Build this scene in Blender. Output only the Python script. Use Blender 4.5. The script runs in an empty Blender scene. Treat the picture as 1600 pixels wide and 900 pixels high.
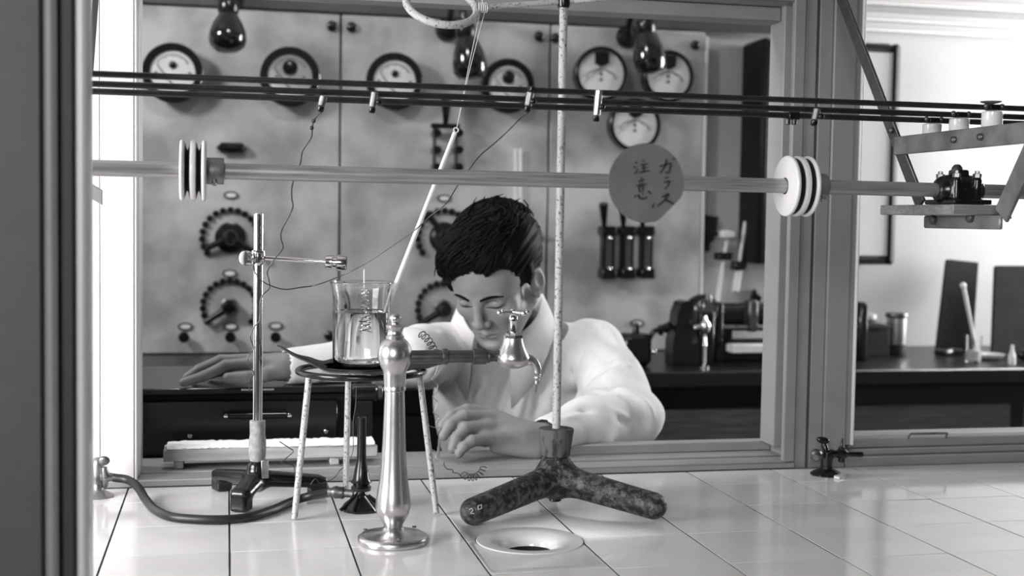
import bpy, bmesh, math, random
import numpy as np
from mathutils import Vector, Matrix, noise
random.seed(7)
SC = bpy.context.scene
COL = SC.collection
R = math.radians

# ---------------------------------------------------------------- camera, world, lights, exposure
FPX = 2009.3                        # focal length in pixels of the 1600 x 900 frame
YAW, PIT, ROL = .21857, .05386, .015305
CAM = np.array([-.0036, -1.174, .3358])
_cy, _sy = math.cos(YAW), math.sin(YAW)
_fw = np.array([_sy, _cy, 0]); _rt = np.array([_cy, -_sy, 0]); _up = np.array([0, 0, 1.])
CW = _fw * math.cos(PIT) - _up * math.sin(PIT)
_u = _up * math.cos(PIT) + _fw * math.sin(PIT)
CR = _rt * math.cos(ROL) + _u * math.sin(ROL)
CU = _u * math.cos(ROL) - _rt * math.sin(ROL)
cam_data = bpy.data.cameras.new('camera')
cam = bpy.data.objects.new('camera', cam_data); COL.objects.link(cam)
cam.matrix_world = Matrix([[CR[i], CU[i], -CW[i], CAM[i]] for i in range(3)] + [[0, 0, 0, 1]])
cam_data.sensor_fit = 'HORIZONTAL'; cam_data.sensor_width = 36
cam_data.lens = FPX / 1600 * 36
cam_data.clip_start = .05
cam_data.dof.use_dof = True
cam_data.dof.focus_distance = 1.42
cam_data.dof.aperture_fstop = 6.3
SC.camera = cam

world = bpy.data.worlds.new('world'); SC.world = world; world.use_nodes = True
world.node_tree.nodes['Background'].inputs[0].default_value = (.9, .9, .9, 1)
world.node_tree.nodes['Background'].inputs[1].default_value = .04

def area(name, loc, target, sx, sy, power):
    l = bpy.data.lights.new(name, 'AREA'); l.shape = 'RECTANGLE'; l.size = sx; l.size_y = sy; l.energy = power
    o = bpy.data.objects.new(name, l); COL.objects.link(o); o.location = loc
    o.rotation_euler = (Vector(target) - Vector(loc)).to_track_quat('-Z', 'Y').to_euler()
    return o
area('left_daylight', (-1.0, -.30, .42), (.4, .35, .05), .7, .6, 35)       # low daylight from the left end of the hood
area('front_fill', (-.85, -2.6, .85), (.35, .4, .15), .8, .8, 46)          # soft fill added behind the camera, no source seen
area('room_window_light', (3.0, 1.62, .65), (0, 1.55, .55), .62, 1.2, 95)     # daylight through the side window of the far room
area('room_ceiling_lamp', (.10, .64, 1.45), (.55, .80, 0), .22, .22, 8.5)      # ceiling lamp over the man
area('room_left_lamp', (-1.2, .85, 1.2), (.2, 2.0, .45), .3, .3, 24)           # second ceiling lamp before the switchboard
VS = SC.view_settings
VS.view_transform = 'Standard'; VS.look = 'None'; VS.gamma = 1; VS.use_curve_mapping = False
VS.exposure = 0.0
SC.cycles.transparent_max_bounces = 24      # several real panes stand one behind the other

# ---------------------------------------------------------------- helpers
def at(px, py, X=None, Y=None, Z=None):
    """point of the place that the pixel (px, py) of the photograph shows, on the plane X, Y or Z = const"""
    d = CW + CR * (px - 800) / FPX - CU * (py - 450) / FPX
    k = (X - CAM[0]) / d[0] if X is not None else (Y - CAM[1]) / d[1] if Y is not None else (Z - CAM[2]) / d[2]
    return Vector(CAM + d * k)
def zdepth(p): return float((np.array(p) - CAM) @ CW)
def mpp(p): return zdepth(p) / FPX          # metres per pixel at a point

_mats = {}
def mat(name, g, rough=.5, metal=0., spec=.5, var=0., scale=30., bump=0., bscale=None, g2=None, detail=4., coat=0., stretch=None, lo=.35, hi=.65):
    """grey procedural material: g mixed with g2 (or darker by var) by noise, and a noise bump"""
    if name in _mats: return _mats[name]
    m = bpy.data.materials.new(name); m.use_nodes = True; _mats[name] = m
    nt = m.node_tree; b = nt.nodes['Principled BSDF']
    def c(v): return (v * 1.015, v * .995, v * .99, 1)
    b.inputs['Base Color'].default_value = c(g); b.inputs['Roughness'].default_value = rough
    b.inputs['Metallic'].default_value = metal; b.inputs['Specular IOR Level'].default_value = spec
    b.inputs['Coat Weight'].default_value = coat; b.inputs['Coat Roughness'].default_value = .08
    if var or g2 is not None or bump:
        tc = nt.nodes.new('ShaderNodeTexCoord'); src = tc.outputs['Object']
        if stretch:
            mp = nt.nodes.new('ShaderNodeMapping'); mp.inputs['Scale'].default_value = stretch
            nt.links.new(src, mp.inputs[0]); src = mp.outputs[0]
        n = nt.nodes.new('ShaderNodeTexNoise'); n.inputs['Scale'].default_value = scale; n.inputs['Detail'].default_value = detail
        nt.links.new(src, n.inputs['Vector'])
        if var or g2 is not None:
            r = nt.nodes.new('ShaderNodeValToRGB'); r.color_ramp.elements[0].position = lo; r.color_ramp.elements[1].position = hi
            r.color_ramp.elements[0].color = c(g2 if g2 is not None else g * (1 - var)); r.color_ramp.elements[1].color = c(g)
            nt.links.new(n.outputs['Fac'], r.inputs[0]); nt.links.new(r.outputs[0], b.inputs['Base Color'])
        if bump:
            n2 = nt.nodes.new('ShaderNodeTexNoise'); n2.inputs['Scale'].default_value = bscale or scale * 3; n2.inputs['Detail'].default_value = 3
            nt.links.new(src, n2.inputs['Vector'])
            bp = nt.nodes.new('ShaderNodeBump'); bp.inputs['Strength'].default_value = bump; bp.inputs['Distance'].default_value = .002
            nt.links.new(n2.outputs['Fac'], bp.inputs['Height']); nt.links.new(bp.outputs[0], b.inputs['Normal'])
    return m
def glassmat(name, ior=1.47, g=1., rough=0.):
    m = bpy.data.materials.new(name); m.use_nodes = True; b = m.node_tree.nodes['Principled BSDF']
    b.inputs['Base Color'].default_value = (g, g, g, 1); b.inputs['Roughness'].default_value = rough
    b.inputs['IOR'].default_value = ior; b.inputs['Transmission Weight'].default_value = 1
    return m
def panemat(name, tint=.97, refl=.6):
    """thin flat glass: straight-through transparency plus a Fresnel mirror"""
    m = bpy.data.materials.new(name); m.use_nodes = True; nt = m.node_tree; nt.nodes.clear()
    o = nt.nodes.new('ShaderNodeOutputMaterial'); mx = nt.nodes.new('ShaderNodeMixShader')
    t = nt.nodes.new('ShaderNodeBsdfTransparent'); t.inputs[0].default_value = (tint, tint, tint, 1)
    g = nt.nodes.new('ShaderNodeBsdfGlossy'); g.inputs['Roughness'].default_value = .01
    f = nt.nodes.new('ShaderNodeFresnel'); f.inputs[0].default_value = 1.45
    mu = nt.nodes.new('ShaderNodeMath'); mu.operation = 'MULTIPLY'; mu.inputs[1].default_value = refl
    nt.links.new(f.outputs[0], mu.inputs[0]); nt.links.new(mu.outputs[0], mx.inputs[0])
    nt.links.new(t.outputs[0], mx.inputs[1]); nt.links.new(g.outputs[0], mx.inputs[2]); nt.links.new(mx.outputs[0], o.inputs[0])
    return m

def basis(axis):
    a = Vector(axis).normalized()
    t = Vector((0, 0, 1)) if abs(a.z) < .9 else Vector((1, 0, 0))
    u = a.cross(t).normalized(); v = a.cross(u).normalized()
    return a, u, v
def spline(pts, n=8, closed=False):
    P = [Vector(p) for p in pts]; out = []
    m = len(P); rng = range(m if closed else m - 1)
    for i in rng:
        p1, p2 = P[i], P[(i + 1) % m]
        p0 = P[i - 1] if (i > 0 or closed) else p1 * 2 - p2
        p3 = P[(i + 2) % m] if (i + 2 < m or closed) else p2 * 2 - p1
        for k in range(n):
            t = k / n
            out.append(.5 * ((2 * p1) + (p2 - p0) * t + (2 * p0 - 5 * p1 + 4 * p2 - p3) * t * t + (3 * p1 - p0 - 3 * p2 + p3) * t ** 3))
    if not closed: out.append(P[-1])
    return out

def woff(o):
    v = Vector((0, 0, 0))
    while o is not None: v = v + o.location; o = o.parent
    return v
class MB:
    def __init__(s): s.v = []; s.f = []
    def add(s, V, F):
        b = len(s.v); s.v += [tuple(p) for p in V]; s.f += [tuple(b + i for i in f) for f in F]; return s
    def obox(s, c, half, ax=None, ch=0):
        ax = [Vector(a).normalized() for a in ax] if ax else [Vector((1, 0, 0)), Vector((0, 1, 0)), Vector((0, 0, 1))]
        c = Vector(c); h = half
        if ch <= 0:
            V = [c + ax[0] * (h[0] * i) + ax[1] * (h[1] * j) + ax[2] * (h[2] * k) for i in (-1, 1) for j in (-1, 1) for k in (-1, 1)]
            return s.add(V, [(0, 1, 3, 2), (4, 6, 7, 5), (0, 4, 5, 1), (2, 3, 7, 6), (0, 2, 6, 4), (1, 5, 7, 3)])
        V = []; idx = {}
        for i in (-1, 1):
            for j in (-1, 1):
                for k in (-1, 1):
                    for a in range(3):
                        q = [h[0] - ch, h[1] - ch, h[2] - ch]; q[a] = h[a]
                        idx[(i, j, k, a)] = len(V)
                        V.append(c + ax[0] * (q[0] * i) + ax[1] * (q[1] * j) + ax[2] * (q[2] * k))
        F = []
        for a in range(3):
            for sg in (-1, 1):
                o = [b for b in range(3) if b != a]; l = []
                for (p, q) in ((-1, -1), (1, -1), (1, 1), (-1, 1)):
                    t = [0, 0, 0]; t[a] = sg; t[o[0]] = p; t[o[1]] = q; l.append(idx[(*t, a)])
                F.append(l)
        for a in range(3):
            o = [b for b in range(3) if b != a]
            for p in (-1, 1):
                for q in (-1, 1):
                    l = []
                    for e, w in ((-1, 0), (1, 0), (1, 1), (-1, 1)):
                        t = [0, 0, 0]; t[a] = e; t[o[0]] = p; t[o[1]] = q; l.append(idx[(*t, o[w])])
                    F.append(l)
        for i in (-1, 1):
            for j in (-1, 1):
                for k in (-1, 1): F.append([idx[(i, j, k, a)] for a in range(3)])
        return s.add(V, F)
    def box(s, lo, hi, ch=0):
        lo, hi = Vector(lo), Vector(hi); d = (hi - lo) / 2
        return s.obox((lo + hi) / 2, d, None, min(ch, min(d) * .95))
    def lathe(s, prof, base=(0, 0, 0), axis=(0, 0, 1), n=32, squash=None, cap=True):
        a, u, v = basis(axis); base = Vector(base); V = []; rings = []
        for r, h in prof:
            if r <= 1e-7: rings.append([len(V)]); V.append(base + a * h)
            else:
                rings.append(list(range(len(V), len(V) + n)))
                for i in range(n):
                    t = 2 * math.pi * i / n; V.append(base + a * h + (u * math.cos(t) + v * math.sin(t)) * r)
        F = []
        for A, B in zip(rings, rings[1:]):
            for i in range(n):
                j = (i + 1) % n
                if len(A) == 1 and len(B) == 1: continue
                if len(A) == 1: F.append((A[0], B[i], B[j]))
                elif len(B) == 1: F.append((A[i], A[j], B[0]))
                else: F.append((A[i], A[j], B[j], B[i]))
        if cap:
            if len(rings[0]) > 1: F.append(tuple(reversed(rings[0])))
            if len(rings[-1]) > 1: F.append(tuple(rings[-1]))
        return s.add(V, F)
    def cyl(s, p, q, r, r2=None, n=24, ch=0):
        p, q = Vector(p), Vector(q); L = (q - p).length; r2 = r if r2 is None else r2
        pr = [(r, 0), (r2, L)] if ch <= 0 else [(r - ch, 0), (r, ch), (r2, L - ch), (r2 - ch, L)]
        return s.lathe(pr, p, q - p, n)
    def tube(s, pts, r, n=8, closed=False):
        P = [Vector(p) for p in pts]; m = len(P); rr = r if isinstance(r, (list, tuple)) else [r] * m
        T = []
        for i in range(m):
            a = P[i - 1] if (i > 0 or closed) else P[i]; b = P[(i + 1) % m] if (i < m - 1 or closed) else P[i]
            T.append((b - a).normalized())
        _, u, v = basis(T[0]); V = []
        for i in range(m):
            u = (u - T[i] * u.dot(T[i])).normalized(); w = T[i].cross(u)
            for k in range(n):
                t = 2 * math.pi * k / n; V.append(P[i] + (u * math.cos(t) + w * math.sin(t)) * rr[i])
        F = []
        for i in range(m if closed else m - 1):
            for k in range(n):
                a, b = i * n + k, i * n + (k + 1) % n; c, d = ((i + 1) % m) * n + (k + 1) % n, ((i + 1) % m) * n + k
                F.append((a, b, c, d))
        if not closed: F += [tuple(reversed(range(n))), tuple(range((m - 1) * n, m * n))]
        return s.add(V, F)
    def sphere(s, c, r, seg=20, rings=12, radii=None, ax=None):
        ax = [Vector(a) for a in ax] if ax else [Vector((1, 0, 0)), Vector((0, 1, 0)), Vector((0, 0, 1))]
        rd = radii or (r, r, r); c = Vector(c); V = [c - ax[2] * rd[2]]
        for i in range(1, rings):
            p = -math.pi / 2 + math.pi * i / rings
            for k in range(seg):
                t = 2 * math.pi * k / seg
                V.append(c + ax[0] * (rd[0] * math.cos(p) * math.cos(t)) + ax[1] * (rd[1] * math.cos(p) * math.sin(t)) + ax[2] * (rd[2] * math.sin(p)))
        V.append(c + ax[2] * rd[2]); F = []
        for k in range(seg): F.append((0, 1 + (k + 1) % seg, 1 + k))
        for i in range(rings - 2):
            for k in range(seg):
                a = 1 + i * seg; F.append((a + k, a + (k + 1) % seg, a + seg + (k + 1) % seg, a + seg + k))
        l = 1 + (rings - 2) * seg; e = len(V) - 1
        for k in range(seg): F.append((l + k, l + (k + 1) % seg, e))
        return s.add(V, F)
    def torus(s, c, Rr, r, axis=(0, 0, 1), n=40, m=10, arc=None):
        a, u, v = basis(axis); c = Vector(c)
        if arc: pts = [c + (u * math.cos(t) + v * math.sin(t)) * Rr for t in np.linspace(arc[0], arc[1], n)]; return s.tube(pts, r, m)
        return s.tube([c + (u * math.cos(2 * math.pi * i / n) + v * math.sin(2 * math.pi * i / n)) * Rr for i in range(n)], r, m, True)
    def prism(s, poly, off):
        P = [Vector(p) for p in poly]; o = Vector(off); n = len(P)
        return s.add(P + [p + o for p in P], [tuple(range(n)), tuple(reversed(range(n, 2 * n)))] + [(i, i + n, (i + 1) % n + n, (i + 1) % n) for i in range(n)])
    def build(s, name, m, parent=None, base=None, sharp=40):
        me = bpy.data.meshes.new(name)
        V = np.array([tuple(p) for p in s.v], dtype=float)
        if parent is not None: o0 = woff(parent)
        elif base is not None: o0 = Vector(base)
        else: o0 = Vector(((V[:, 0].min() + V[:, 0].max()) / 2, (V[:, 1].min() + V[:, 1].max()) / 2, V[:, 2].min()))
        me.from_pydata((V - np.array(o0)).tolist(), [], [list(f) for f in s.f])
        bm = bmesh.new(); bm.from_mesh(me); bmesh.ops.recalc_face_normals(bm, faces=bm.faces)
        for f in bm.faces: f.smooth = True
        bm.to_mesh(me); bm.free()
        if sharp < 180: me.set_sharp_from_angle(angle=R(sharp))
        me.materials.append(m)
        o = bpy.data.objects.new(name, me); COL.objects.link(o)
        if parent is not None: o.parent = parent
        else: o.location = o0
        return o
def thing(name, label, cat, loc, group=None):
    o = bpy.data.objects.new(name, None); COL.objects.link(o); o.location = loc; o.empty_display_size = .03
    return tag(o, label, cat, group)
def tag(o, label, cat, group=None):
    o['label'] = label; o['category'] = cat
    if group: o['group'] = group
    return o
def struct(o): o['kind'] = 'structure'; return o
def dup(root, loc, label=None):
    c = root.copy(); COL.objects.link(c); c.location = loc
    if label: c['label'] = label
    for ch in list(root.children):
        d = ch.copy(); COL.objects.link(d); d.parent = c
        for g in list(ch.children):
            e = g.copy(); COL.objects.link(e); e.parent = d
    return c

# ---------------------------------------------------------------- materials
M = dict(
    tile=mat('white_glazed_tile', .76, .10, var=.10, scale=9, bump=.05, bscale=14),
    grout=mat('dark_grout', .035, .9),
    porcelain=mat('porcelain', .8, .15, var=.05, scale=20),
    white_paint=mat('white_gloss_paint', .70, .35, var=.05, scale=6, bump=.05, bscale=60),
    grey_paint=mat('grey_paint', .27, .45, var=.12, scale=14, bump=.08, bscale=90),
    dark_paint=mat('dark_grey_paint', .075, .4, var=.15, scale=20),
    pillar=mat('dark_grey_frame_paint', .034, .6, var=.12, scale=60),
    wall=mat('plaster', .52, .8, var=.05, scale=3, bump=.1, bscale=60),
    wall_dark=mat('dark_floor', .03, .6, var=.3, scale=8),
    marble=mat('grey_marble', .50, .4, g2=.28, scale=6.5, detail=11, lo=.38, hi=.60),
    black=mat('black_enamel', .006, .22, var=.2, scale=30),
    black_gloss=mat('black_gloss', .004, .12, coat=.6),
    black_matt=mat('black_matt', .006, .75, var=.2, scale=40),
    dark_wood=mat('dark_stained_wood', .008, .45, g2=.004, scale=12, stretch=(1, 10, 30), bump=.1, spec=.15),
    counter=mat('black_bench_top', .014, .3, var=.3, scale=10, spec=.35),
    pale_wood=mat('pale_wood', .45, .6, g2=.30, scale=9, stretch=(1, 14, 14), bump=.1),
    oak=mat('grey_wood', .30, .6, g2=.20, scale=9, stretch=(1, 16, 30), bump=.1),
    cotton=mat('white_cotton', .8, .95, bump=.6, bscale=300),
    chrome=mat('chrome', .75, .12, 1.),
    nickel=mat('satin_nickel', .62, .30, 1., var=.08, scale=60, bump=.05, bscale=400),
    steel=mat('worn_steel', .32, .42, .85, g2=.12, scale=60, bump=.15, bscale=300, lo=.3, hi=.5),
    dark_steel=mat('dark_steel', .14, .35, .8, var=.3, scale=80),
    rod=mat('blackened_rod', .05, .3, .6, var=.3, scale=60),
    brass_dull=mat('dull_brass', .30, .4, .9, var=.4, scale=50),
    shaft=mat('steel_shaft', .42, .38, .55, g2=.25, scale=14, stretch=(1, 30, 30), lo=.3, hi=.55),
    zinc=mat('zinc_bar', .34, .5, .7, g2=.18, scale=30, bump=.1, bscale=200),
    cast_iron=mat('rusty_cast_iron', .012, .42, 0., g2=.10, scale=130, detail=12, bump=.9, bscale=240, lo=.38, hi=.54),
    white_flaked=mat('flaked_white_enamel', .46, .5, g2=.12, scale=320, bump=.3, bscale=300, lo=.34, hi=.46, detail=5),
    mottled=mat('mottled_tape', .34, .7, g2=.20, scale=120, bump=.3, bscale=300, detail=6),
    cork=mat('cork', .095, .85, g2=.02, scale=110, stretch=(1, 1, .35), bump=.4, bscale=250, lo=.38, hi=.5),
    rubber=mat('black_rubber', .010, .42, var=.2, scale=40),
    gauze=mat('charred_wire_gauze', .05, .65, .3, g2=.012, scale=70, bump=.6, bscale=500),
    paper=mat('grey_paper', .15, .9, var=.2, scale=40, spec=.1),
    ink=mat('black_ink', .010, .7),
    face=mat('dial_white', .68, .5, var=.06, scale=30),
    skin=mat('skin', .215, .5, var=.10, scale=60, bump=.12, bscale=500, spec=.3),
    shirt=mat('white_cotton_coat', .70, .85, var=.05, scale=30, bump=.15, bscale=700),
    hair=mat('black_hair', .003, .55, spec=.06),
    cloth_dark=mat('dark_trousers', .02, .9),
    string=mat('string', .6, .8),
    board=mat('slate_grey_board', .026, .9, var=.25, scale=20, spec=.08),
    wire=mat('thin_dark_wire', .02, .4),
)
GLASS = glassmat('clear_glass', 1.47)
WATER = glassmat('water', 1.33)
PANE = panemat('window_glass', .985, .5)
PANE_DULL = panemat('framed_glass', .99, .06)
# ---------------------------------------------------------------- smooth solids: distance field of blended capsules and ellipsoids, meshed by surface nets
def cap(a, b, ra, rb=None, k=.01, op='u'):
    a, b = np.array(a, float), np.array(b, float); rb = ra if rb is None else rb
    return dict(t='c', a=a, b=b, ra=ra, rb=rb, k=k, op=op, c=(a + b) / 2, R=np.linalg.norm(b - a) / 2 + max(ra, rb))
def ell(c, r, rot=None, k=.01, op='u'):
    r = np.array(r, float); return dict(t='e', c=np.array(c, float), r=r, M=np.eye(3) if rot is None else np.array(rot, float), k=k, op=op, R=float(r.max()))
def rbox(c, h, rot=None, rd=.005, k=.01, op='u'):
    h = np.array(h, float); return dict(t='b', c=np.array(c, float), h=h - rd, rd=rd, M=np.eye(3) if rot is None else np.array(rot, float), k=k, op=op, R=float(np.linalg.norm(h)))
def _d(p, P):
    if p['t'] == 'c':
        ba = p['b'] - p['a']; pa = P - p['a']; h = np.clip(pa @ ba / max(ba @ ba, 1e-12), 0, 1)
        return np.linalg.norm(pa - h[:, None] * ba, axis=1) - (p['ra'] + (p['rb'] - p['ra']) * h)
    q = (P - p['c']) @ p['M'].T
    if p['t'] == 'e':
        k0 = np.linalg.norm(q / p['r'], axis=1); k1 = np.linalg.norm(q / p['r'] ** 2, axis=1)
        return k0 * (k0 - 1) / np.maximum(k1, 1e-9)
    q = np.abs(q) - p['h']
    return np.linalg.norm(np.maximum(q, 0), axis=1) + np.minimum(q.max(axis=1), 0) - p['rd']
def sdf(prims, P):
    d = np.full(len(P), 1.0)
    for p in prims:
        e = _d(p, P); k = p['k']
        if p['op'] == 'u':
            h = np.clip(.5 + .5 * (d - e) / k, 0, 1); d = d + (e - d) * h - k * h * (1 - h)
        else:
            e = -e; h = np.clip(.5 - .5 * (d - e) / k, 0, 1); d = d + (e - d) * h + k * h * (1 - h)
    return d
def near(prims, c, rad): return [p for p in prims if np.linalg.norm(p['c'] - c) < p['R'] + rad + p['k'] + .02]
def grad(prims, P, e=.0006):
    g = np.stack([sdf(prims, P + np.eye(3)[i] * e) - sdf(prims, P - np.eye(3)[i] * e) for i in range(3)], 1)
    return g / np.maximum(np.linalg.norm(g, axis=1, keepdims=True), 1e-9)
def net(prims, h, lo=None, hi=None):
    """surface-net quads of the zero level at pitch h"""
    if lo is None:
        U = [p for p in prims if p['op'] == 'u']
        lo = np.min([p['c'] - p['R'] for p in U], 0) - 3 * h; hi = np.max([p['c'] + p['R'] for p in U], 0) + 3 * h
    B = 8; S = 4; H = h * B; n = np.ceil((np.array(hi) - lo) / (H * S)).astype(int)
    off = np.stack(np.meshgrid(*[np.arange(B + 1)] * 3, indexing='ij'), -1).reshape(-1, 3)
    sub = np.stack(np.meshgrid(*[np.arange(S)] * 3, indexing='ij'), -1).reshape(-1, 3)
    NN = n * S * B + 4; keys = []; pos = []; quads = []
    kid = lambda g: (g[:, 0] * NN[1] + g[:, 1]) * NN[2] + g[:, 2]
    cells = np.stack(np.meshgrid(*[np.arange(B)] * 3, indexing='ij'), -1).reshape(-1, 3)
    cor = np.array([[i, j, k] for i in (0, 1) for j in (0, 1) for k in (0, 1)])
    for I in np.ndindex(*n):
        c = lo + (np.array(I) + .5) * H * S
        ps = near(prims, c, H * S * .87)
        if not any(p['op'] == 'u' for p in ps): continue
        b = np.array(I) * S + sub
        ps2 = ps
        dc = sdf(ps2, lo + (b + .5) * H)
        b = b[np.abs(dc) < H * 1.15]
        if not len(b): continue
        g0 = b * B
        G = g0[:, None, :] + off[None]
        D = sdf(ps2, (lo + G.reshape(-1, 3) * h)).reshape(len(b), B + 1, B + 1, B + 1)
        C8 = np.stack([D[:, i:i + B, j:j + B, k:k + B] for i, j, k in cor], -1).reshape(len(b), -1, 8)
        s = C8 < 0; act = s.any(-1) & ~s.all(-1)
        bi, ci = np.nonzero(act)
        if not len(bi): continue
        v = C8[bi, ci]; sg = s[bi, ci]
        acc = np.zeros((len(bi), 3)); cnt = np.zeros(len(bi))
        for x in range(8):
            for y in range(x + 1, 8):
                df = np.abs(cor[x] - cor[y])
                if df.sum() != 1: continue
                m = sg[:, x] != sg[:, y]
                t = np.where(m, v[:, x] / np.where(m, v[:, x] - v[:, y], 1), 0)
                acc += np.where(m[:, None], cor[x] + t[:, None] * (cor[y] - cor[x]), 0); cnt += m
        g = g0[bi] + cells[ci]
        keys.append(kid(g)); pos.append(lo + (g + acc / cnt[:, None]) * h)
        for ax in range(3):
            oth = 4 >> ax
            m = sg[:, 0] != sg[:, oth]
            if not m.any(): continue
            gg = g[m]; a1, a2 = (ax + 1) % 3, (ax + 2) % 3
            e1, e2 = np.eye(3, dtype=int)[a1], np.eye(3, dtype=int)[a2]
            q = np.stack([kid(gg - e1 - e2), kid(gg - e2), kid(gg), kid(gg - e1)], 1)
            fl = sg[m, 0]; q = np.where(fl[:, None], q, q[:, ::-1]); quads.append(q)
    keys = np.concatenate(keys); pos = np.concatenate(pos); quads = np.concatenate(quads)
    o = np.argsort(keys); keys = keys[o]; pos = pos[o]
    ix = np.searchsorted(keys, quads); ix = np.minimum(ix, len(keys) - 1)
    ok = (keys[ix] == quads).all(1)
    return pos, ix[ok]
def project(prims, V, it=2, chunk=.12):
    """moves vertices onto the exact zero level"""
    V = V.copy(); cell = np.floor(V / chunk).astype(int)
    uq, inv = np.unique(cell, axis=0, return_inverse=True); inv = inv.ravel()
    N = np.zeros_like(V)
    for i, c in enumerate(uq):
        m = np.nonzero(inv == i)[0]; ps = near(prims, (c + .5) * chunk, chunk * .9)
        if not ps: continue
        P = V[m]
        for _ in range(it):
            g = grad(ps, P); P = P - g * np.clip(sdf(ps, P), -.004, .004)[:, None]
        V[m] = P; N[m] = grad(ps, P)
    return V, N
def solid(name, prims, h, m, parent=None, base=None, warp=None, fine=None, sharp=180):
    V, Q = net(prims, h)
    V, N = project(prims, V)
    if fine is not None:                                   # one more subdivision where the detail sits
        me = bpy.data.meshes.new('t'); me.from_pydata(V.tolist(), [], Q.tolist()); bm = bmesh.new(); bm.from_mesh(me)
        fs = [f for f in bm.faces if fine(f.calc_center_median())]
        es = {e for f in fs for e in f.edges}
        bmesh.ops.subdivide_edges(bm, edges=list(es), cuts=1, use_grid_fill=True)
        bm.verts.index_update()
        V = np.array([v.co[:] for v in bm.verts]); Q = [[v.index for v in f.verts] for f in bm.faces]; bm.free(); bpy.data.meshes.remove(me)
        V, N = project(prims, V)
    else: Q = Q.tolist()
    if warp is not None: V = warp(V, N)
    o0 = np.array(woff(parent)) if parent is not None else np.array(base)
    me = bpy.data.meshes.new(name); me.from_pydata((V - o0).tolist(), [], Q)
    me.polygons.foreach_set('use_smooth', [True] * len(me.polygons)); me.materials.append(m); me.update()
    o = bpy.data.objects.new(name, me); COL.objects.link(o)
    if parent is not None: o.parent = parent
    else: o.location = Vector(o0)
    return o
def hit(prims, px, py, t0=1.2, t1=3.0):
    """where the sight line of a pixel meets a solid"""
    d = CW + CR * (px - 800) / FPX - CU * (py - 450) / FPX; L = np.linalg.norm(d); d = d / L; t = t0
    for _ in range(200):
        P = CAM + d * t; e = sdf(prims, P[None])[0]
        if e < .0004: return P
        t += max(e * .7, .0004)
        if t > t1: return None
# ---------------------------------------------------------------- the setting
FLOORZ = -.70
BACKY = 2.06
def sbox(name, lo, hi, m, ch=0): return struct(MB().box(lo, hi, ch).build(name, m))
sbox('floor', (-2.2, -3.0, FLOORZ - .05), (2.85, BACKY + .1, FLOORZ), M['wall_dark'])
sbox('wall_back', (-2.2, BACKY, FLOORZ), (2.85, BACKY + .1, 1.75), M['wall'])
sbox('wall_left', (-2.2, .6, FLOORZ), (-2.1, BACKY, 1.75), M['wall'])
sbox('ceiling', (-2.2, .46, 1.75), (2.85, BACKY + .1, 1.82), M['wall'])
# right wall with its window opening
RX = 2.75
w = MB()
w.box((RX, .56, FLOORZ), (RX + .1, BACKY, 0.05)); w.box((RX, .56, 1.25), (RX + .1, BACKY, 1.75))
w.box((RX, .56, .05), (RX + .1, 1.24, 1.25)); w.box((RX, 2.0, .05), (RX + .1, BACKY, 1.25))
struct(w.build('wall_right', M['wall']))
w = MB()
for lo, hi in (((RX - .01, 1.24, .05), (RX + .06, 1.28, 1.25)), ((RX - .01, 1.96, .05), (RX + .06, 2.0, 1.25)), ((RX - .01, 1.28, .05), (RX + .06, 1.96, .09)), ((RX - .01, 1.28, 1.21), (RX + .06, 1.96, 1.25)), ((RX, 1.605, .09), (RX + .05, 1.635, 1.21))):
    w.box(lo, hi, .004)
w3 = struct(w.build('window_3', M['white_paint']))
MB().box((RX + .025, 1.28, .09), (RX + .03, 1.96, 1.21)).build('pane', PANE, w3)

# window wall between hood and room
FY = .445
w = MB()
w.box((-2.1, .46, FLOORZ), (2.85, .56, -.002)); w.box((-2.1, .46, 1.0), (2.85, .56, 1.75)); w.box((1.75, .46, -.002), (2.85, .56, 1.0)); w.box((-2.1, .46, -.002), (-.42, .56, 1.0))
struct(w.build('wall_front', M['grey_paint']))
# sill: front moulding, main board, rear rail
t = struct(MB().box((-.42, FY, 0), (.757, .486, .0092), .0015).build('trim_1', M['grey_paint']))
MB().box((-.42, .4875, -.002), (.757, .585, .0105), .0015).build('sill_board', M['grey_paint'], t)
MB().box((.45, .528, .0106), (.757, .552, .024), .0012).build('rail', M['grey_paint'], t)
# left jamb boards
t = struct(MB().box((-.1525, FY, .0093), (-.1135, .53, 1.0), .001).build('trim_2', M['white_paint']))
MB().box((-.42, FY + .003, .0093), (-.1535, .53, 1.0), .001).build('board', M['white_paint'], t)
MB().box((-.1125, FY - .001, .0093), (-.1100, .46, 1.0), .0008).build('bead', M['white_paint'], t)
MB().box((-.1130, .462, .0106), (-.1085, .53, 1.0), .001).build('stop', M['white_paint'], t)
# post between the two windows
t = struct(MB().box((.7575, FY + .004, -.001), (.7740, .53, 1.0), .001).build('trim_3', M['grey_paint']))
MB().box((.740, FY + .001, .0093), (.7560, .456, 1.0), .0012).build('frame_edge', M['grey_paint'], t)
MB().box((.751, .457, .0106), (.757, .478, 1.0)).build('groove', M['dark_paint'], t)
MB().box((.740, .479, .0245), (.757, .527, 1.0), .0012).build('stop', M['grey_paint'], t)
MB().box((.7740, FY + .014, -.001), (.7785, .53, 1.0)).build('joint', M['dark_paint'], t)
MB().box((.7785, FY + .005, -.001), (.7980, .53, 1.0), .001).build('board', M['grey_paint'], t)
MB().box((.7985, FY + .001, -.001), (.8310, .53, 1.0), .0012).build('board', M['grey_paint'], t)
MB().box((.8315, FY + .003, .030), (.8390, .53, 1.0), .0012).build('board', M['grey_paint'], t)
MB().box((.8394, FY - .001, .030), (.8432, .53, 1.0), .0012).build('bead', M['white_paint'], t)
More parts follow.
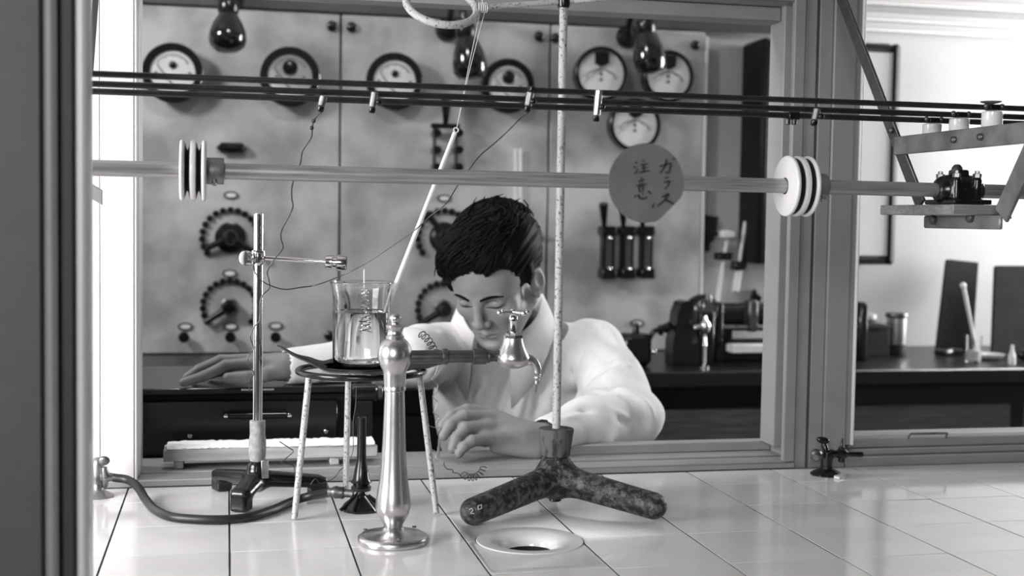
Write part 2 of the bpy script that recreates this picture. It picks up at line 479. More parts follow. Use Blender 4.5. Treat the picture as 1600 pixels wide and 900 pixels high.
# header
t = struct(MB().box((-.42, FY + .004, .632), (.757, .53, 1.0), .0015).build('trim_4', M['grey_paint']))
MB().box((-.1, .49, .612), (.739, .529, .6315), .001).build('rail', M['grey_paint'], t)
# fixed right window
w1 = struct(MB().box((.8318, FY + .001, -.001), (1.75, .53, .0135), .0015).build('window_1', M['grey_paint']))
MB().box((.8436, FY + .010, .0140), (1.75, .53, .0225), .0012).build('bottom_rail', M['grey_paint'], w1)
MB().box((.8436, FY + .018, .0230), (1.75, .53, .0355), .0012).build('glazing_rail', M['grey_paint'], w1)
MB().box((.8436, FY + .004, 1.0), (1.75, .53, 1.05)).build('top_rail', M['grey_paint'], w1)
MB().box((.8436, .490, .0356), (1.75, .494, 1.0)).build('pane', PANE, w1)
a, b = at(1416, 690, Y=.470), at(1476, 689, Y=.470)
h = MB().tube([a, a + Vector((-.003, -.016, .014)), b + Vector((-.006, -.016, .014)), b], .0017, 8)
h.build('pull_handle', M['steel'], w1)

# front frame of the hood with its sliding glass
GY = -.20
def px_x(px, y): return at(px, 500, Y=y).x
xs = [px_x(q, GY) for q in (-60, 76, 95, 119, 139)]
t = struct(MB().box((xs[0] - .25, GY - .03, -.03), (xs[1], GY + .03, 1.0), .002).build('trim_5', M['pillar']))
MB().lathe([(.0052, 0), (.0052, 1.03)], ((xs[1] + xs[2]) / 2, GY - .022, -.03), n=16).build('bead', M['grey_paint'], t)
MB().box((xs[1], GY - .016, -.03), (xs[3], GY + .03, 1.0), .001).build('board', M['pillar'], t)
MB().box((xs[3], GY - .012, -.03), (xs[4], GY + .03, 1.0), .003).build('edge_board', M['white_paint'], t)
w2 = struct(MB().box((xs[4] + .0005, GY - .012, .70), (1.3, GY + .03, 1.0)).build('window_2', M['grey_paint']))
MB().box((xs[4] + .0005, GY + .002, .0005), (1.3, GY + .006, .70)).build('pane', PANE, w2)
sbox('ceiling.001', (-.9, GY - .03, 1.0), (1.5, .46, 1.04), M['white_paint'])

# picture rail mouldings on the rear wall
t = struct(MB().box((-2.1, BACKY - .022, .858), (2.74, BACKY, .882), .004).build('trim_6', M['wall']))
MB().box((-2.1, BACKY - .030, .884), (2.74, BACKY, .905), .004).build('moulding', M['wall'], t)
MB().box((-2.1, BACKY - .018, .930), (2.74, BACKY, .950), .004).build('moulding', M['wall'], t)

struct(MB().box((-2.1, BACKY - .036, .833), (1.42, BACKY - .0305, 1.0), .002).build('shade_board', M['dark_paint']))  # added dark board: dimness of the left mouldings put into its colour

# ---------------------------------------------------------------- tiled bench of the hood
bench = thing('tiled_bench', 'white tiled laboratory bench filling the foreground under the glassware', 'bench', (.4, .1, FLOORZ))
T = .12; SINK = Vector((.3065, .118, 0)); SR_ = .0572
def cut_sink(o):
    """takes the round sink hole out of a mesh"""
    c = MB().cyl((SINK.x, SINK.y, -.3), (SINK.x, SINK.y, .1), SR_, n=64).build('cutter', M['grout'])
    md = o.modifiers.new('hole', 'BOOLEAN'); md.object = c; md.operation = 'DIFFERENCE'; md.solver = 'EXACT'
    bpy.context.view_layer.update()
    me = bpy.data.meshes.new_from_object(o.evaluated_get(bpy.context.evaluated_depsgraph_get()))
    o.modifiers.clear(); old = o.data; o.data = me; bpy.data.meshes.remove(old)
    bpy.data.objects.remove(c, do_unlink=True)
s = MB().box((-.42, -.24, -.06), (1.75, .444, -.0007)).build('slab', M['grout'], bench); cut_sink(s)
MB().box((-.40, -.22, FLOORZ), (1.73, .44, -.32)).build('cabinet', M['oak'], bench)
MB().box((-.41, -.23, -.32), (1.74, -.20, -.062)).build('apron', M['oak'], bench)
proto = None
def tile_mb(x0, x1, y0, y1): return MB().box((x0, y0, -.0006), (x1, y1, 0), .00015)
for i in range(-3, 14):
    for j in range(-2, 4):
        g = .0011 if i not in (3, 6) else .0014
        x0, x1, y0, y1 = i * T + .0010, (i + 1) * T - .0010, j * T + .0005, (j + 1) * T - .0005
        if j == 3: y1 = .443
        full = j < 3
        hits_sink = (x0 < SINK.x + SR_ and x1 > SINK.x - SR_ and y0 < SINK.y + SR_ and y1 > SINK.y - SR_)
        if full and not hits_sink and proto is not None:
            o = proto.copy(); COL.objects.link(o)
            o.location = Vector(((x0 + x1) / 2, (y0 + y1) / 2, 0)) - woff(bench)
        else:
            o = tile_mb(x0, x1, y0, y1).build('tile', M['tile'], bench)
            if hits_sink: cut_sink(o)
            else:
                c = Vector(((x0 + x1) / 2, (y0 + y1) / 2, 0)) - woff(bench)
                o.data.transform(Matrix.Translation(-c)); o.location = c
                if full: proto = o
        if not hits_sink:
            o.rotation_euler = (random.uniform(-.0022, .0022), random.uniform(-.0022, .0022), random.uniform(-.002, .002))
            o.location.z += random.uniform(-.0002, .0001)

cup = MB().lathe([(.0260, -.0125), (.0270, -.0080), (.0300, -.0044), (.035, -.0018), (.0395, -.0005), (.0435, .0006), (.0555, .0008), (.0562, .0002), (.0562, -.004), (.047, -.006), (.030, -.014), (.0285, -.0130), (.0260, -.0125)], SINK, n=56, cap=False).build('drain_cup', M['porcelain'], base=SINK + Vector((0, 0, -.02)))
tag(cup, 'round white porcelain drain cup sunk into the tiled bench before the cast iron stand', 'sink')
MB().lathe([(.0280, -.0135), (.0258, -.0126), (.0245, -.020), (.019, -.058), (0, -.059)], SINK, n=40, cap=False).build('drain_pipe', M['black_matt'], cup)  # black lining, darkness of the deep hole put into its colour

# ---------------------------------------------------------------- rear counter
cnt = thing('rear_counter', 'long dark counter along the rear wall carrying the switchboard and apparatus', 'counter', (1.0, 1.8, FLOORZ))
MB().box((-1.9, 1.53, -.035), (2.74, BACKY - .002, 0), .003).build('worktop', M['counter'], cnt)
MB().box((-1.9, 1.58, FLOORZ), (2.74, BACKY - .01, -.036)).build('body', M['dark_wood'], cnt)
DW = mat('door_wood', .10, .5, g2=.05, scale=10, stretch=(1, 8, 20), bump=.1)
for i in range(9):
    x0 = -1.9 + i * .47
    d = MB().box((x0 + .02, 1.566, -.24), (x0 + .45, 1.58, -.09), .004).build('drawer', DW if x0 > .9 else M['dark_wood'], cnt)
    MB().sphere((x0 + .235, 1.556, -.165), .012).build('knob', M['dark_steel'], d)
    MB().box((x0 + .02, 1.566, FLOORZ + .08), (x0 + .45, 1.58, -.26), .004).build('door', DW if x0 > .9 else M['dark_wood'], cnt)

# framed dark board on the rear wall behind the post
FRY = 1.92
fr0, fr1 = at(1193, 60, Y=FRY), at(1399, 414, Y=FRY)
x0, x1, z0, z1 = fr0.x, fr1.x, fr1.z, at(1395, 68, Y=FRY).z
fr = thing('wall_frame', 'dark wooden frame with a pale pane on the rear wall behind the grey post', 'frame', ((x0 + x1) / 2, 2.05, z0))
f = .024
for lo, hi in (((x0, FRY, z0), (x0 + f, BACKY, z1)), ((x1 - f, FRY, z0), (x1, BACKY, z1)), ((x0 + f, FRY, z0), (x1 - f, BACKY, z0 + f)), ((x0 + f, FRY, z1 - f), (x1 - f, BACKY, z1))):
    MB().box(lo, hi, .008).build('frame_bar', M['dark_wood'], fr)
MB().box((x1 - .016, FRY - .004, z0 + .008), (x1 - .008, FRY - .0005, z1 - .008), .003).build('bead', M['grey_paint'], fr)
MB().box((x0 + f, FRY + .0035, z0 + f), (x1 - f, FRY + .02, z1 - f)).build('backing', M['white_paint'], fr)
MB().box((x0 + f, FRY + .001, z0 + f), (x1 - f, FRY + .003, z1 - f)).build('pane', PANE_DULL, fr)
# ---------------------------------------------------------------- marble switchboard on the rear counter
PY = 1.985                       # front face of the slabs
def pp(px, py, d=0.): return at(px, py, Y=PY - d)
K = mpp(pp(600, 300))
xa, xb, xc, xd = [pp(x, 300).x for x in (196, 531, 856.5, 1097)]
sw = thing('switchboard', 'tall grey marble switchboard of three slabs standing on the rear counter', 'switchboard', (.5, 2.0, 0))
ZT = pp(640, 28).z
for x0, x1 in ((xa, xb - .0025), (xb + .0025, xc - .0025), (xc + .0025, xd)):
    MB().box((x0, PY, .001), (x1, PY + .03, ZT), .003).build('slab', M['marble'], sw)
MB().box((xa, PY + .031, .001), (xd - .004, PY + .06, ZT - .004)).build('backing_frame', M['black_matt'], sw)
MB().box((xd + .0005, PY - .001, .06), (xd + .009, PY + .05, ZT - .01), .002).build('lit_edge_strip', M['white_paint'], sw)  # white strip: light on the slab's edge put into its colour
for x, y in ((518, 41), (549, 43), (841, 57), (867, 60), (1085, 71), (514, 524)):
    p = pp(x, y); MB().lathe([(.010, -.001), (.0125, .004), (.012, .010), (.007, .014), (0, .015)], p, (0, -1, 0), 16).build('bolt', M['black'], sw)

def meter(px, py, rpx, kind, label):
    c = pp(px, py); r = rpx * mpp(c)
    t = thing('panel_meter', label, 'meter', c - Vector((0, 0, r)), 'round meters on the switchboard')
    D = .050
    rf = r * (.735 if kind in 'ab' else .86)
    MB().lathe([(r * .93, .0005), (r * .95, D * .6), (r, D * .75), (r, D * .95), (r * .96, D), (rf * 1.02, D), (rf, D * .93)], c, (0, -1, 0), 48, cap=False).build('case', M['black'], t)
    fy = D * (.90 if kind in 'ab' else .84)
    f = MB().lathe([(0, fy - .002), (rf, fy - .002), (rf, fy), (0, fy)], c, (0, -1, 0), 48).build('dial_face', M['face'], t)
    q = c + Vector((0, -fy, 0)); e = Vector((0, -.0012, 0))
    mk = MB()
    for k in range(21):
        a = R(35 + 110 * k / 20); l = .13 if k % 5 == 0 else .08
        d0 = Vector((math.cos(a), 0, math.sin(a))); u = Vector((-d0.z, 0, d0.x)) * (r * .010)
        A, B = q + d0 * (rf * .86), q + d0 * (rf * (.86 - l))
        if kind == 'c': off = Vector((0, 0, -rf * .62)); A += off; B += off
        mk.prism([A - u, A + u, B + u, B - u], e)
    mk.build('scale_marks', M['ink'], f)
    if kind == 'a':
        MB().lathe([(rf * .17, 0), (rf * .17, .004), (rf * .11, .006), (0, .006)], q + Vector((0, 0, rf * .36)), (0, -1, 0), 20).build('zero_screw', M['black'], t)
        for s in (-1, 1): MB().lathe([(rf * .07, 0), (rf * .07, .003), (0, .003)], q + Vector((s * rf * .75, 0, -rf * .02)), (0, -1, 0), 12).build('screw', M['dark_steel'], t)
    if kind == 'b':
        MB().lathe([(rf * .33, 0), (rf * .33, .008), (rf * .25, .011), (0, .011)], q + Vector((0, 0, rf * .42)), (0, -1, 0), 24).build('coil_cover', M['black'], t)
        for s in (-1, 1): MB().lathe([(rf * .06, 0), (rf * .06, .003), (0, .003)], q + Vector((s * rf * .62, 0, -rf * .02)), (0, -1, 0), 12).build('screw', M['dark_steel'], t)
    if kind == 'c':
        z0, z1 = rf * .42, rf * .93
        P = [q + Vector((x * rf, 0, z)) for x, z in ((-.30, z1), (-.30, z0), (-.22, z0), (-.14, z0 - rf * .1), (.14, z0 - rf * .1), (.22, z0), (.30, z0), (.30, z1))]
        MB().prism(P, (0, -.008, 0)).build('coil_cover', M['black'], t)
        for zz in (.02, -.22):
            MB().prism([q + Vector((x * rf, 0, z * rf)) for x, z in ((-.06, zz - .09), (.06, zz - .09), (.03, zz + .06), (-.03, zz + .06))], (0, -.0015, 0)).build('mark', M['dark_paint'], f)
    n = MB(); a = R(222 if kind == 'c' else 128)
    d0 = Vector((math.cos(a), 0, math.sin(a))); o0 = q + Vector((0, -.004, rf * (.3 if kind == 'c' else -.55))); L = rf * (1.05 if kind == 'c' else 1.2)
    u = Vector((-d0.z, 0, d0.x)) * (r * .022)
    n.prism([o0 - u, o0 + u, o0 + d0 * L + u * .4, o0 + d0 * L - u * .4], e); n.build('needle', M['dark_steel'], t)
    return t
for a in ((271, 117, 46, 'a', 'leftmost round meter of the switchboard, with a small dark screw on its dial'),
          (452, 123, 46, 'b', 'round meter with a large dark disc, second from the left on the switchboard'),
          (613, 130, 44, 'a', 'round meter with a small dark screw, right of the first marble seam'),
          (788, 137, 42, 'b', 'round meter with a large dark disc, beside the middle hanging lamp'),
          (932, 118, 42, 'c', 'round meter with a full white dial, just right of the white stand rod'),
          (1036, 122, 40, 'c', 'round meter half hidden behind the right hanging lamp'),
          (984, 197, 41, 'c', 'lowest round meter, below the other two of the right slab')): meter(*a)

# three black gooseneck lamps of the switchboard
def goose_lamp(knob, neck, body, label, shade_dark=True):
    t = thing('gooseneck_lamp', label, 'lamp', pp(*knob), 'black gooseneck lamps over the meters')
    k = pp(*knob)
    MB().lathe([(.030, .0005), (.030, .012), (.024, .022), (.010, .026), (0, .026)], k, (0, -1, 0), 24).build('wall_mount', M['black'], t)
    pts = [k + Vector((0, -.02, 0))] + [at(x, y, Y=PY - d) for x, y, d in neck]
    MB().tube(spline(pts, 8), .0085, 10).build('gooseneck', M['black'], t)
    (x0, y0, d0), (x1, y1, d1), prof = body
    A, B = at(x0, y0, Y=PY - d0), at(x1, y1, Y=PY - d1); L = (B - A).length
    MB().lathe([(r, h * L) for r, h in prof], A, B - A, 32).build('shade', M['black_gloss'], t)
    MB().lathe([(.0205, -.018), (.0235, -.012), (.0235, .012), (.020, .018)], A + (B - A) * .12, B - A, 24).build('socket', M['black'], t)
    return t
pear = [(.010, 0), (.014, .03), (.016, .2), (.022, .3), (.033, .45), (.041, .62), (.0425, .74), (.038, .88), (.024, .97), (.010, .995), (0, 1)]
bell = [(.010, 0), (.017, .04), (.019, .18), (.026, .30), (.036, .50), (.041, .72), (.040, .86), (.030, .97), (.012, 1.0), (0, 1.0)]
goose_lamp((362, -8), [(362, -30, .06), (359, -34, .14), (358, -15, .17)], ((357, 0, .17), (355, 82, .185), pear), 'round black lamp above the second meter, hanging left of the other two lamps')
goose_lamp((699, 47), [(704, 22, .05), (712, 4, .10), (722, 14, .15), (726, 32, .16)], ((726, 38, .16), (737, 124, .16), bell), 'black lamp hanging in the middle, seen through the tilted iron ring')
goose_lamp((980, 58), [(984, 34, .05), (994, 14, .10), (1004, 18, .15), (1008, 30, .16)], ((1008, 32, .16), (1017, 116, .16), bell), 'black lamp hanging over the right slab in front of a meter')

# rheostat dials with contact studs
def dial(px, py, rpx, label, plate, arm, a0=215, a1=-35, n=17):
    c = pp(px, py); k = mpp(c); t = thing('rheostat_dial', label, 'dial', c - Vector((0, 0, rpx * k)), 'rheostat dials of the switchboard')
    for i in range(n):
        a = R(a0 + (a1 - a0) * i / (n - 1)); p = c + Vector((math.cos(a), 0, math.sin(a))) * (rpx * k)
        MB().lathe([(5.2 * k, .0005), (5.2 * k, .008), (3.5 * k, .011), (0, .011)], p, (0, -1, 0), 10).build('stud', M['black'], t)
    MB().lathe([(plate * k, .0005), (plate * k, .006), (plate * .8 * k, .009), (0, .009)], c, (0, -1, 0), 32).build('dial_plate', M['black'] if plate > 20 else M['dark_steel'], t)
    MB().lathe([(12 * k, .009), (12 * k, .030), (9 * k, .036), (0, .037)], c, (0, -1, 0), 24).build('knob', M['black_gloss'], t)
    for ang, L in arm:
        d0 = Vector((math.cos(R(ang)), 0, math.sin(R(ang)))); q = c + Vector((0, -.022, 0))
        MB().cyl(q + d0 * (9 * k), q + d0 * (L * k), 5.5 * k, 4.5 * k, 12, .002).build('arm', M['black'], t)
    return t
dial(360, 371, 43, 'upper left rheostat dial, with a wide dark plate and a handle towards lower right', 24, [(205, 42), (328, 58)])
dial(359, 479, 41, 'lower left rheostat dial, above the three small knobs', 14, [(212, 46)])
dial(694, 371, 42, 'upper rheostat dial left of the bent man\'s hair', 24, [(128, 50)])
dial(692, 482, 40, 'lower rheostat dial beside the bent man\'s brow', 14, [(212, 52)])

def oval(px, py, label):
    c = pp(px, py); k = mpp(c); t = thing('name_plate', label, 'plate', c, 'oval plates of the switchboard')
    V = lambda rx, rz, d, n=28: [c + Vector((rx * k * math.cos(2 * math.pi * i / n), -d, rz * k * math.sin(2 * math.pi * i / n))) for i in range(n)]
    MB().prism(V(11.5, 6.2, .0005), (0, -.004, 0)).build('rim', M['dark_steel'], t)
    MB().prism(V(8.0, 3.6, .0045), (0, -.0012, 0)).build('field', M['face'], t)
for x, y, l in ((361, 305, 'oval plate above the upper left dial'), (359, 427, 'oval plate between the two left dials'), (290, 510, 'oval plate over the left one of three small knobs'),
             (361, 510, 'oval plate over the middle one of three small knobs'), (431, 509, 'oval plate over the right one of three small knobs'), (694, 310, 'oval plate above the upper dial beside the man\'s hair'), (995, 505, 'oval plate at the right shoulder of the man')): oval(x, y, l)
for x, y, l in ((288, 525, 'left of the three small black knobs under the lower left dial'), (360, 525, 'middle one of the three small black knobs under the lower left dial'), (430, 525, 'right of the three small black knobs under the lower left dial, beside the steel rod')):
    c = pp(x, y); tag(MB().lathe([(.007, .0005), (.007, .018), (.012, .022), (.013, .034), (.010, .038), (0, .038)], c, (0, -1, 0), 20).build('push_knob', M['black'], base=c), l, 'knob', 'small knobs under the lower left dial')
c = pp(362, 232)
tag(MB().box(c + Vector((-.036, -.030, -.013)), c + Vector((.036, -.0005, .013)), .012).build('fuse_block', M['black'], base=c), 'black oblong fuse block on the left marble slab, above the dial', 'fuse')

# knife switches
def knife(px, top, bot, label, handle=True, w=17):
    c = pp(px, bot); k = mpp(c); t = thing('knife_switch', label, 'switch', c, 'knife switches of the switchboard')
    for s in (-1, 1):
        A, B = pp(px + s * w, top, .03), pp(px + s * w, bot, .03)
        MB().box((A.x - .004, A.y - .008, B.z), (A.x + .004, A.y + .004, A.z)).build('blade', M['dark_steel'], t)
        for yy in np.linspace(top + 12, bot - 6, 3):
            q = pp(px + s * w, yy); MB().lathe([(.010, .0005), (.010, .045), (0, .045)], q, (0, -1, 0), 14).build('clip', M['black'], t)
    q = pp(px, top, .04); MB().box(q + Vector((-w * k * 1.35, -.008, -.006)), q + Vector((w * k * 1.35, .008, .006)), .003).build('crossbar', M['black'], t)
    if handle: MB().cyl(q, pp(px + 2, top - 48, .045), .006, .014, 14, .003).build('handle', M['black'], t)
knife(696, 197, 268, 'two bladed knife switch with upright black handle, left of the middle of the switchboard')
for px, l in ((944, 'left blade of three narrow knife switches below the paper disc'), (974, 'middle blade of three narrow knife switches below the paper disc'), (1004, 'right blade of three narrow knife switches below the paper disc')):
    c = pp(px, 435); k = mpp(c); t = thing('blade_switch', l, 'switch', c, 'narrow knife switches on the right slab')
    for y0, y1, hw, d0, d1 in ((353, 368, 11, 0.0005, .050), (418, 434, 11, .0005, .050)):
        A, B = pp(px, y0), pp(px, y1)
        MB().box((A.x - hw * k, A.y - d1, B.z), (A.x + hw * k, A.y - d0, A.z), .003).build('clip', M['black'], t)
    A, B = pp(px, 366), pp(px, 420); MB().box((A.x - 4.5 * k, A.y - .046, B.z), (A.x + 4.5 * k, A.y - .036, A.z)).build('blade', M['dark_steel'], t)
    for dx in (-7, 7):
        A, B = pp(px + dx, 368), pp(px + dx, 418); MB().box((A.x - 1.8 * k, A.y - .04, B.z), (A.x + 1.8 * k, A.y - .012, A.z)).build('side_bar', M['black'], t)
    A = pp(px, 358, .05); B = pp(px - 1, 318, .075); MB().cyl(A, B, .005, .012, 12, .002).build('handle', M['black'], t)
    q = pp(px + 9, 372, .05); MB().sphere(q, .006, 12, 8).build('screw', M['chrome'], t)
    q = pp(px + 9, 420, .05); MB().sphere(q, .006, 12, 8).build('screw', M['chrome'], t)

# pair of slender glass tubes and a chrome tap head on the middle slab
t = thing('gauge_tube', 'pair of slender pale glass tubes upright on the middle slab above the man\'s head', 'tube', pp(809, 360))
for px in (804.5, 812.5):
    MB().cyl(pp(px, 232, .012), pp(px, 352, .012), .0042, n=12, ch=.001).build('tube', M['face'], t)
MB().box(pp(799, 356, .02), pp(818, 348, 0.0005), .002).build('clamp', M['dark_steel'], t)
c = pp(838, 367)
tag(MB().cyl(c + Vector((0, -.010, 0)), pp(849, 366, .02), .005, .007, 14, .002).cyl(c + Vector((0, -.001, 0)), c + Vector((0, -.012, 0)), .008, n=14).build('terminal_post', M['chrome'], base=c), 'small bright terminal post on the marble right of the man\'s hair', 'terminal')

# ---------------------------------------------------------------- apparatus on the rear counter, between man and post
CY_ = 1.76
def cp(px, py, Y=CY_): return at(px, py, Y=Y)
k = mpp(cp(1150, 520))
rh = thing('slide_rheostat', 'long black slide rheostat lying on the rear counter beside the grey post', 'rheostat', cp(1200, 552).xy.to_3d())
b0, b1 = cp(1108, 520), cp(1330, 520)
MB().cyl((b0.x, CY_, .105), (b1.x, CY_, .105), .034, n=28, ch=.004).build('coil_tube', M['black'], rh)
MB().cyl((b0.x, CY_ - .055, .085), (b1.x, CY_ - .055, .085), .005, n=12).build('slide_rod', M['steel'], rh)
for x in (b0.x, b1.x): MB().box((x - .012, CY_ - .068, .0005), (x + .012, CY_ + .05, .145), .006).build('end_plate', M['black'], rh)
x = cp(1161, 500).x; MB().box((x - .012, CY_ - .066, .074), (x + .012, CY_ - .030, .15), .004).build('slider', M['dark_steel'], rh)
MB().box((b0.x, CY_ - .05, .0005), (b1.x, CY_ + .03, .05), .005).build('base_board', M['dark_wood'], rh)

t = thing('galvanometer', 'upright black instrument with rounded top on the rear counter, right of the man', 'instrument', cp(1056, 565, 1.70))
gx = cp(1056, 560, 1.70).x
prof = [(-21, 0), (-21, .055), (-17, .085), (-14, .125), (-8, .148), (0, .152), (7, .146), (12, .12), (15, .08), (20, .05), (20, 0)]
MB().prism([(gx + a * k, 1.63, z + .001) for a, z in prof], (0, .055, 0)).build('case', M['black'], t)
MB().cyl((gx - 19 * k, 1.655, .095), (gx - 31 * k, 1.65, .085), .010, .012, 14, .002).build('side_knob', M['black'], t)
for dx, z in ((28, .13), (40, .145), (34, .10)):
    MB().lathe([(.008, 0), (.010, .01), (.006, .02), (0, .022)], (gx + dx * k, 1.66, z), (0, 0, 1), 12).build('terminal', M['dark_steel'], t)
MB().box((gx + 20.5 * k, 1.635, .001), (gx + 46 * k, 1.685, .128), .004).build('terminal_block', M['black'], t)

t = thing('chrome_lamp_holder', 'small bright chrome fitting below the lit slab edge on the rear counter', 'fitting', cp(1091, 545, 1.64))
bx = cp(1091, 540, 1.64)
MB().lathe([(.012, 0), (.012, .004), (.004, .007), (.004, .05), (.006, .052), (.004, .056), (.004, .078), (.010, .084), (.014, .094), (.012, .104), (.005, .110), (.003, .12), (0, .12)], (bx.x, 1.60, .0005), (0, 0, 1), 24).build('stem', M['chrome'], t)
MB().cyl((bx.x - .012, 1.60, .095), (bx.x - .030, 1.595, .093), .006, n=12, ch=.002).build('arm', M['chrome'], t)

tag(MB().box(cp(1144, 552, 1.62) + Vector((0, 0, 0)), cp(1210, 536, 1.66), .002).build('white_block', M['porcelain']), 'flat white block on the rear counter beside the grey post', 'block')
t = thing('resistance_box', 'dark box with knob and lever on the rear counter at the man\'s shoulder', 'instrument', cp(993, 565, 1.66))
c = cp(993, 545, 1.66)
MB().box((c.x - .035, 1.64, .0005), (c.x + .035, 1.70, .075), .010).build('case', M['black'], t)
MB().cyl((c.x, 1.66, .074), (c.x, 1.66, .10), .009, .006, 12, .002).build('knob', M['black'], t)
MB().sphere((c.x + .035, 1.632, .035), .007, 12, 8).build('stud', M['chrome'], t)
MB().tube(spline([(c.x + .03, 1.655, .06), (c.x + .038, 1.65, .078), (c.x + .050, 1.65, .084), (c.x + .062, 1.65, .082)], 5), [.006] * 11 + [.012] * 5, 10).build('lever', M['black'], t)
t = thing('dome_cover', 'low dark dome behind the left end of the slide rheostat', 'cover', (cp(1112, 470).x + .02, CY_ + .115, .112))
MB().lathe([(.044, 0), (.042, .016), (.032, .030), (.015, .040), (0, .042)], (cp(1112, 470).x + .02, CY_ + .115, .112), (0, 0, 1), 28).build('dome', M['black'], t)
MB().box((cp(1112, 470).x - .04, CY_ + .060, .0005), (cp(1112, 470).x + .08, CY_ + .165, .1115)).build('support', M['black_matt'], t)

# burette clips and glass tubes on the wall by the slab edge
WY = BACKY
def wp(px, py, d): return at(px, py, Y=WY - d)
t = thing('burette', 'thin glass tube in a black clip with white clamp, beside the lit slab edge', 'tube', wp(1125, 470, .06))
MB().cyl(wp(1137, 372, .05), wp(1120, 472, .05), .0065, n=14, ch=.002).build('tube', M['face'], t)
a = wp(1130, 400, .05); MB().obox(a, (.010, .016, .020), [wp(1137, 372, .05) - wp(1120, 472, .05), (0, 1, 0), (1, 0, 0)], .003).build('clip', M['black'], t)
MB().box(wp(1128, 372, .075), wp(1144, 360, .045), .004).build('clamp', M['porcelain'], t)
MB().cyl(wp(1128, 366, .06), wp(1112, 365, .0005), .005, n=10).build('bracket', M['black'], t)
t = thing('burette', 'taller glass tube in a black clip, second from the lit slab edge', 'tube', wp(1150, 458, .06))
MB().cyl(wp(1165, 346, .05), wp(1148, 456, .05), .0055, n=14, ch=.002).build('tube', M['face'], t)
MB().cyl(wp(1156, 415, .052), wp(1149, 456, .052), .010, n=14, ch=.002).build('sleeve', M['face'], t)
a = wp(1154, 415, .05); MB().obox(a, (.012, .018, .017), [wp(1165, 346, .05) - wp(1148, 456, .05), (0, 1, 0), (1, 0, 0)], .003).build('clip', M['black'], t)
MB().cyl(wp(1154, 415, .04), wp(1154, 415, .0005), .006, n=10).build('bracket', M['black'], t)
c = wp(1176, 464, .0005)
t = tag(MB().prism([wp(1170, 470, .0005), wp(1181, 474, .0005), wp(1186, 464, .0005), wp(1178, 458, .0005), wp(1177, 452, .0005), wp(1174, 457, .0005)], (0, -.02, 0)).build('hanging_weight', M['black'], base=c), 'small black pointed weight hanging on the wall left of the post', 'weight')
t = tag(MB().prism([wp(1097, 336, .0005), wp(1116, 339, .0005), wp(1113, 358, .0005), wp(1109, 375, .0005), wp(1103, 378, .0005), wp(1102, 392, .0005), wp(1097, 392, .0005)], (0, -.03, 0)).build('switch_bracket', M['black_matt'], base=wp(1106, 392, .0005)), 'black stepped bracket on the wall against the lit slab edge', 'bracket')
# ---------------------------------------------------------------- right part of the rear counter
def rp(px, py, Y): return at(px, py, Y=Y)
Y0 = 1.80
a, b = at(1355, 541, Y=Y0), at(1391, 508, Y=Y0)
t = thing('black_box', 'small black box on the counter in the right window, left of the lidded jar', 'box', ((a.x + b.x) / 2, Y0 + .03, 0))
MB().box((a.x, Y0, .0005), (b.x, Y0 + .06, b.z - .012), .002).build('body', M['black_matt'], t)
MB().box((a.x - .002, Y0 - .002, b.z - .0115), (b.x + .002, Y0 + .062, b.z), .002).build('lid', M['black_matt'], t)
a, b = at(1395, 541, Y=Y0), at(1425, 490, Y=Y0); cx = (a.x + b.x) / 2; r = (b.x - a.x) / 2; h = b.z
t = thing('lidded_jar', 'grey jar with a wider flat lid on the counter beside the black box', 'jar', (cx, Y0 + .03, 0))
MB().lathe([(r * .96, .0005), (r, .004), (r, h - .014), (r * .9, h - .012)], (cx, Y0 + .03, 0), n=32).build('body', M['nickel'], t)
MB().lathe([(r * 1.01, 0.0006), (r * 1.02, .002), (r * 1.02, h * .26), (r * 1.005, h * .27)], (cx, Y0 + .03, 0), n=32).build('label_band', M['black_matt'], t)
MB().lathe([(r * 1.14, h - .0115), (r * 1.16, h - .004), (r * 1.1, h), (0, h)], (cx, Y0 + .03, 0), n=32).build('lid', M['dark_steel'], t)
def board(q, Yb, name, label, thick=.012):
    P = [at(x, y, Y=Yb + dy) for (x, y), dy in zip(q, (0, 0, .10, .10))]
    P[0].z = P[1].z = .001
    n = (P[1] - P[0]).cross(P[3] - P[0]).normalized()
    if n.y > 0: n = -n
    o = MB().prism(P, -n * thick).build(name, M['board']); tag(o, label, 'board'); return o
board([(1464, 536), (1520, 538), (1529, 410), (1480, 405)], 1.90, 'slate_board', 'narrow dark board leaning on the pale wall behind the beaker')
board([(1551, 552), (1640, 552), (1640, 415), (1556, 415)], 1.82, 'slate_board', 'wide dark board leaning at the right edge of the picture')
# small beaker with rod
Y1 = 1.66
c = at(1521, 556, Y=Y1); c.z = 0
t = thing('small_beaker', 'small glass beaker with white filling on the counter before the narrow board', 'beaker', c)
r = 12 * mpp(c)
MB().lathe([(0, .0006), (r * .95, .0006), (r, .004), (r, .062), (r * 1.08, .066), (r * 1.02, .066), (r * .93, .060), (r * .93, .004), (0, .004)], c, n=28).build('glass', GLASS, t)
MB().lathe([(0, .0045), (r * .9, .0045), (r * .9, .030), (0, .032)], c, n=24).build('filling', M['porcelain'], t)
top = at(1505, 446, Y=Y1 - .02); bot = c + Vector((r * .3, 0, .034))
t = thing('glass_rod', 'slanting pale glass rod with a rounded top standing in the small beaker', 'rod', bot)
MB().cyl(bot, top, .0035, .0050, 12, .001).build('stem', M['face'], t)
MB().sphere(top, .0075, 14, 10).build('knob', M['porcelain'], t)
c = at(1581, 560, Y=1.60); c.z = 0; k = mpp(c)
tag(MB().lathe([(5.5 * k, .0005), (6 * k, .004), (5.5 * k, .022), (2.6 * k, .036), (2.4 * k, .048), (0, .049)], c, n=24).build('white_bottle', M['porcelain'], base=c), 'tiny white bottle on the counter in front of the wide dark board', 'bottle')
c = at(1545, 549, Y=1.72); c.z = 0
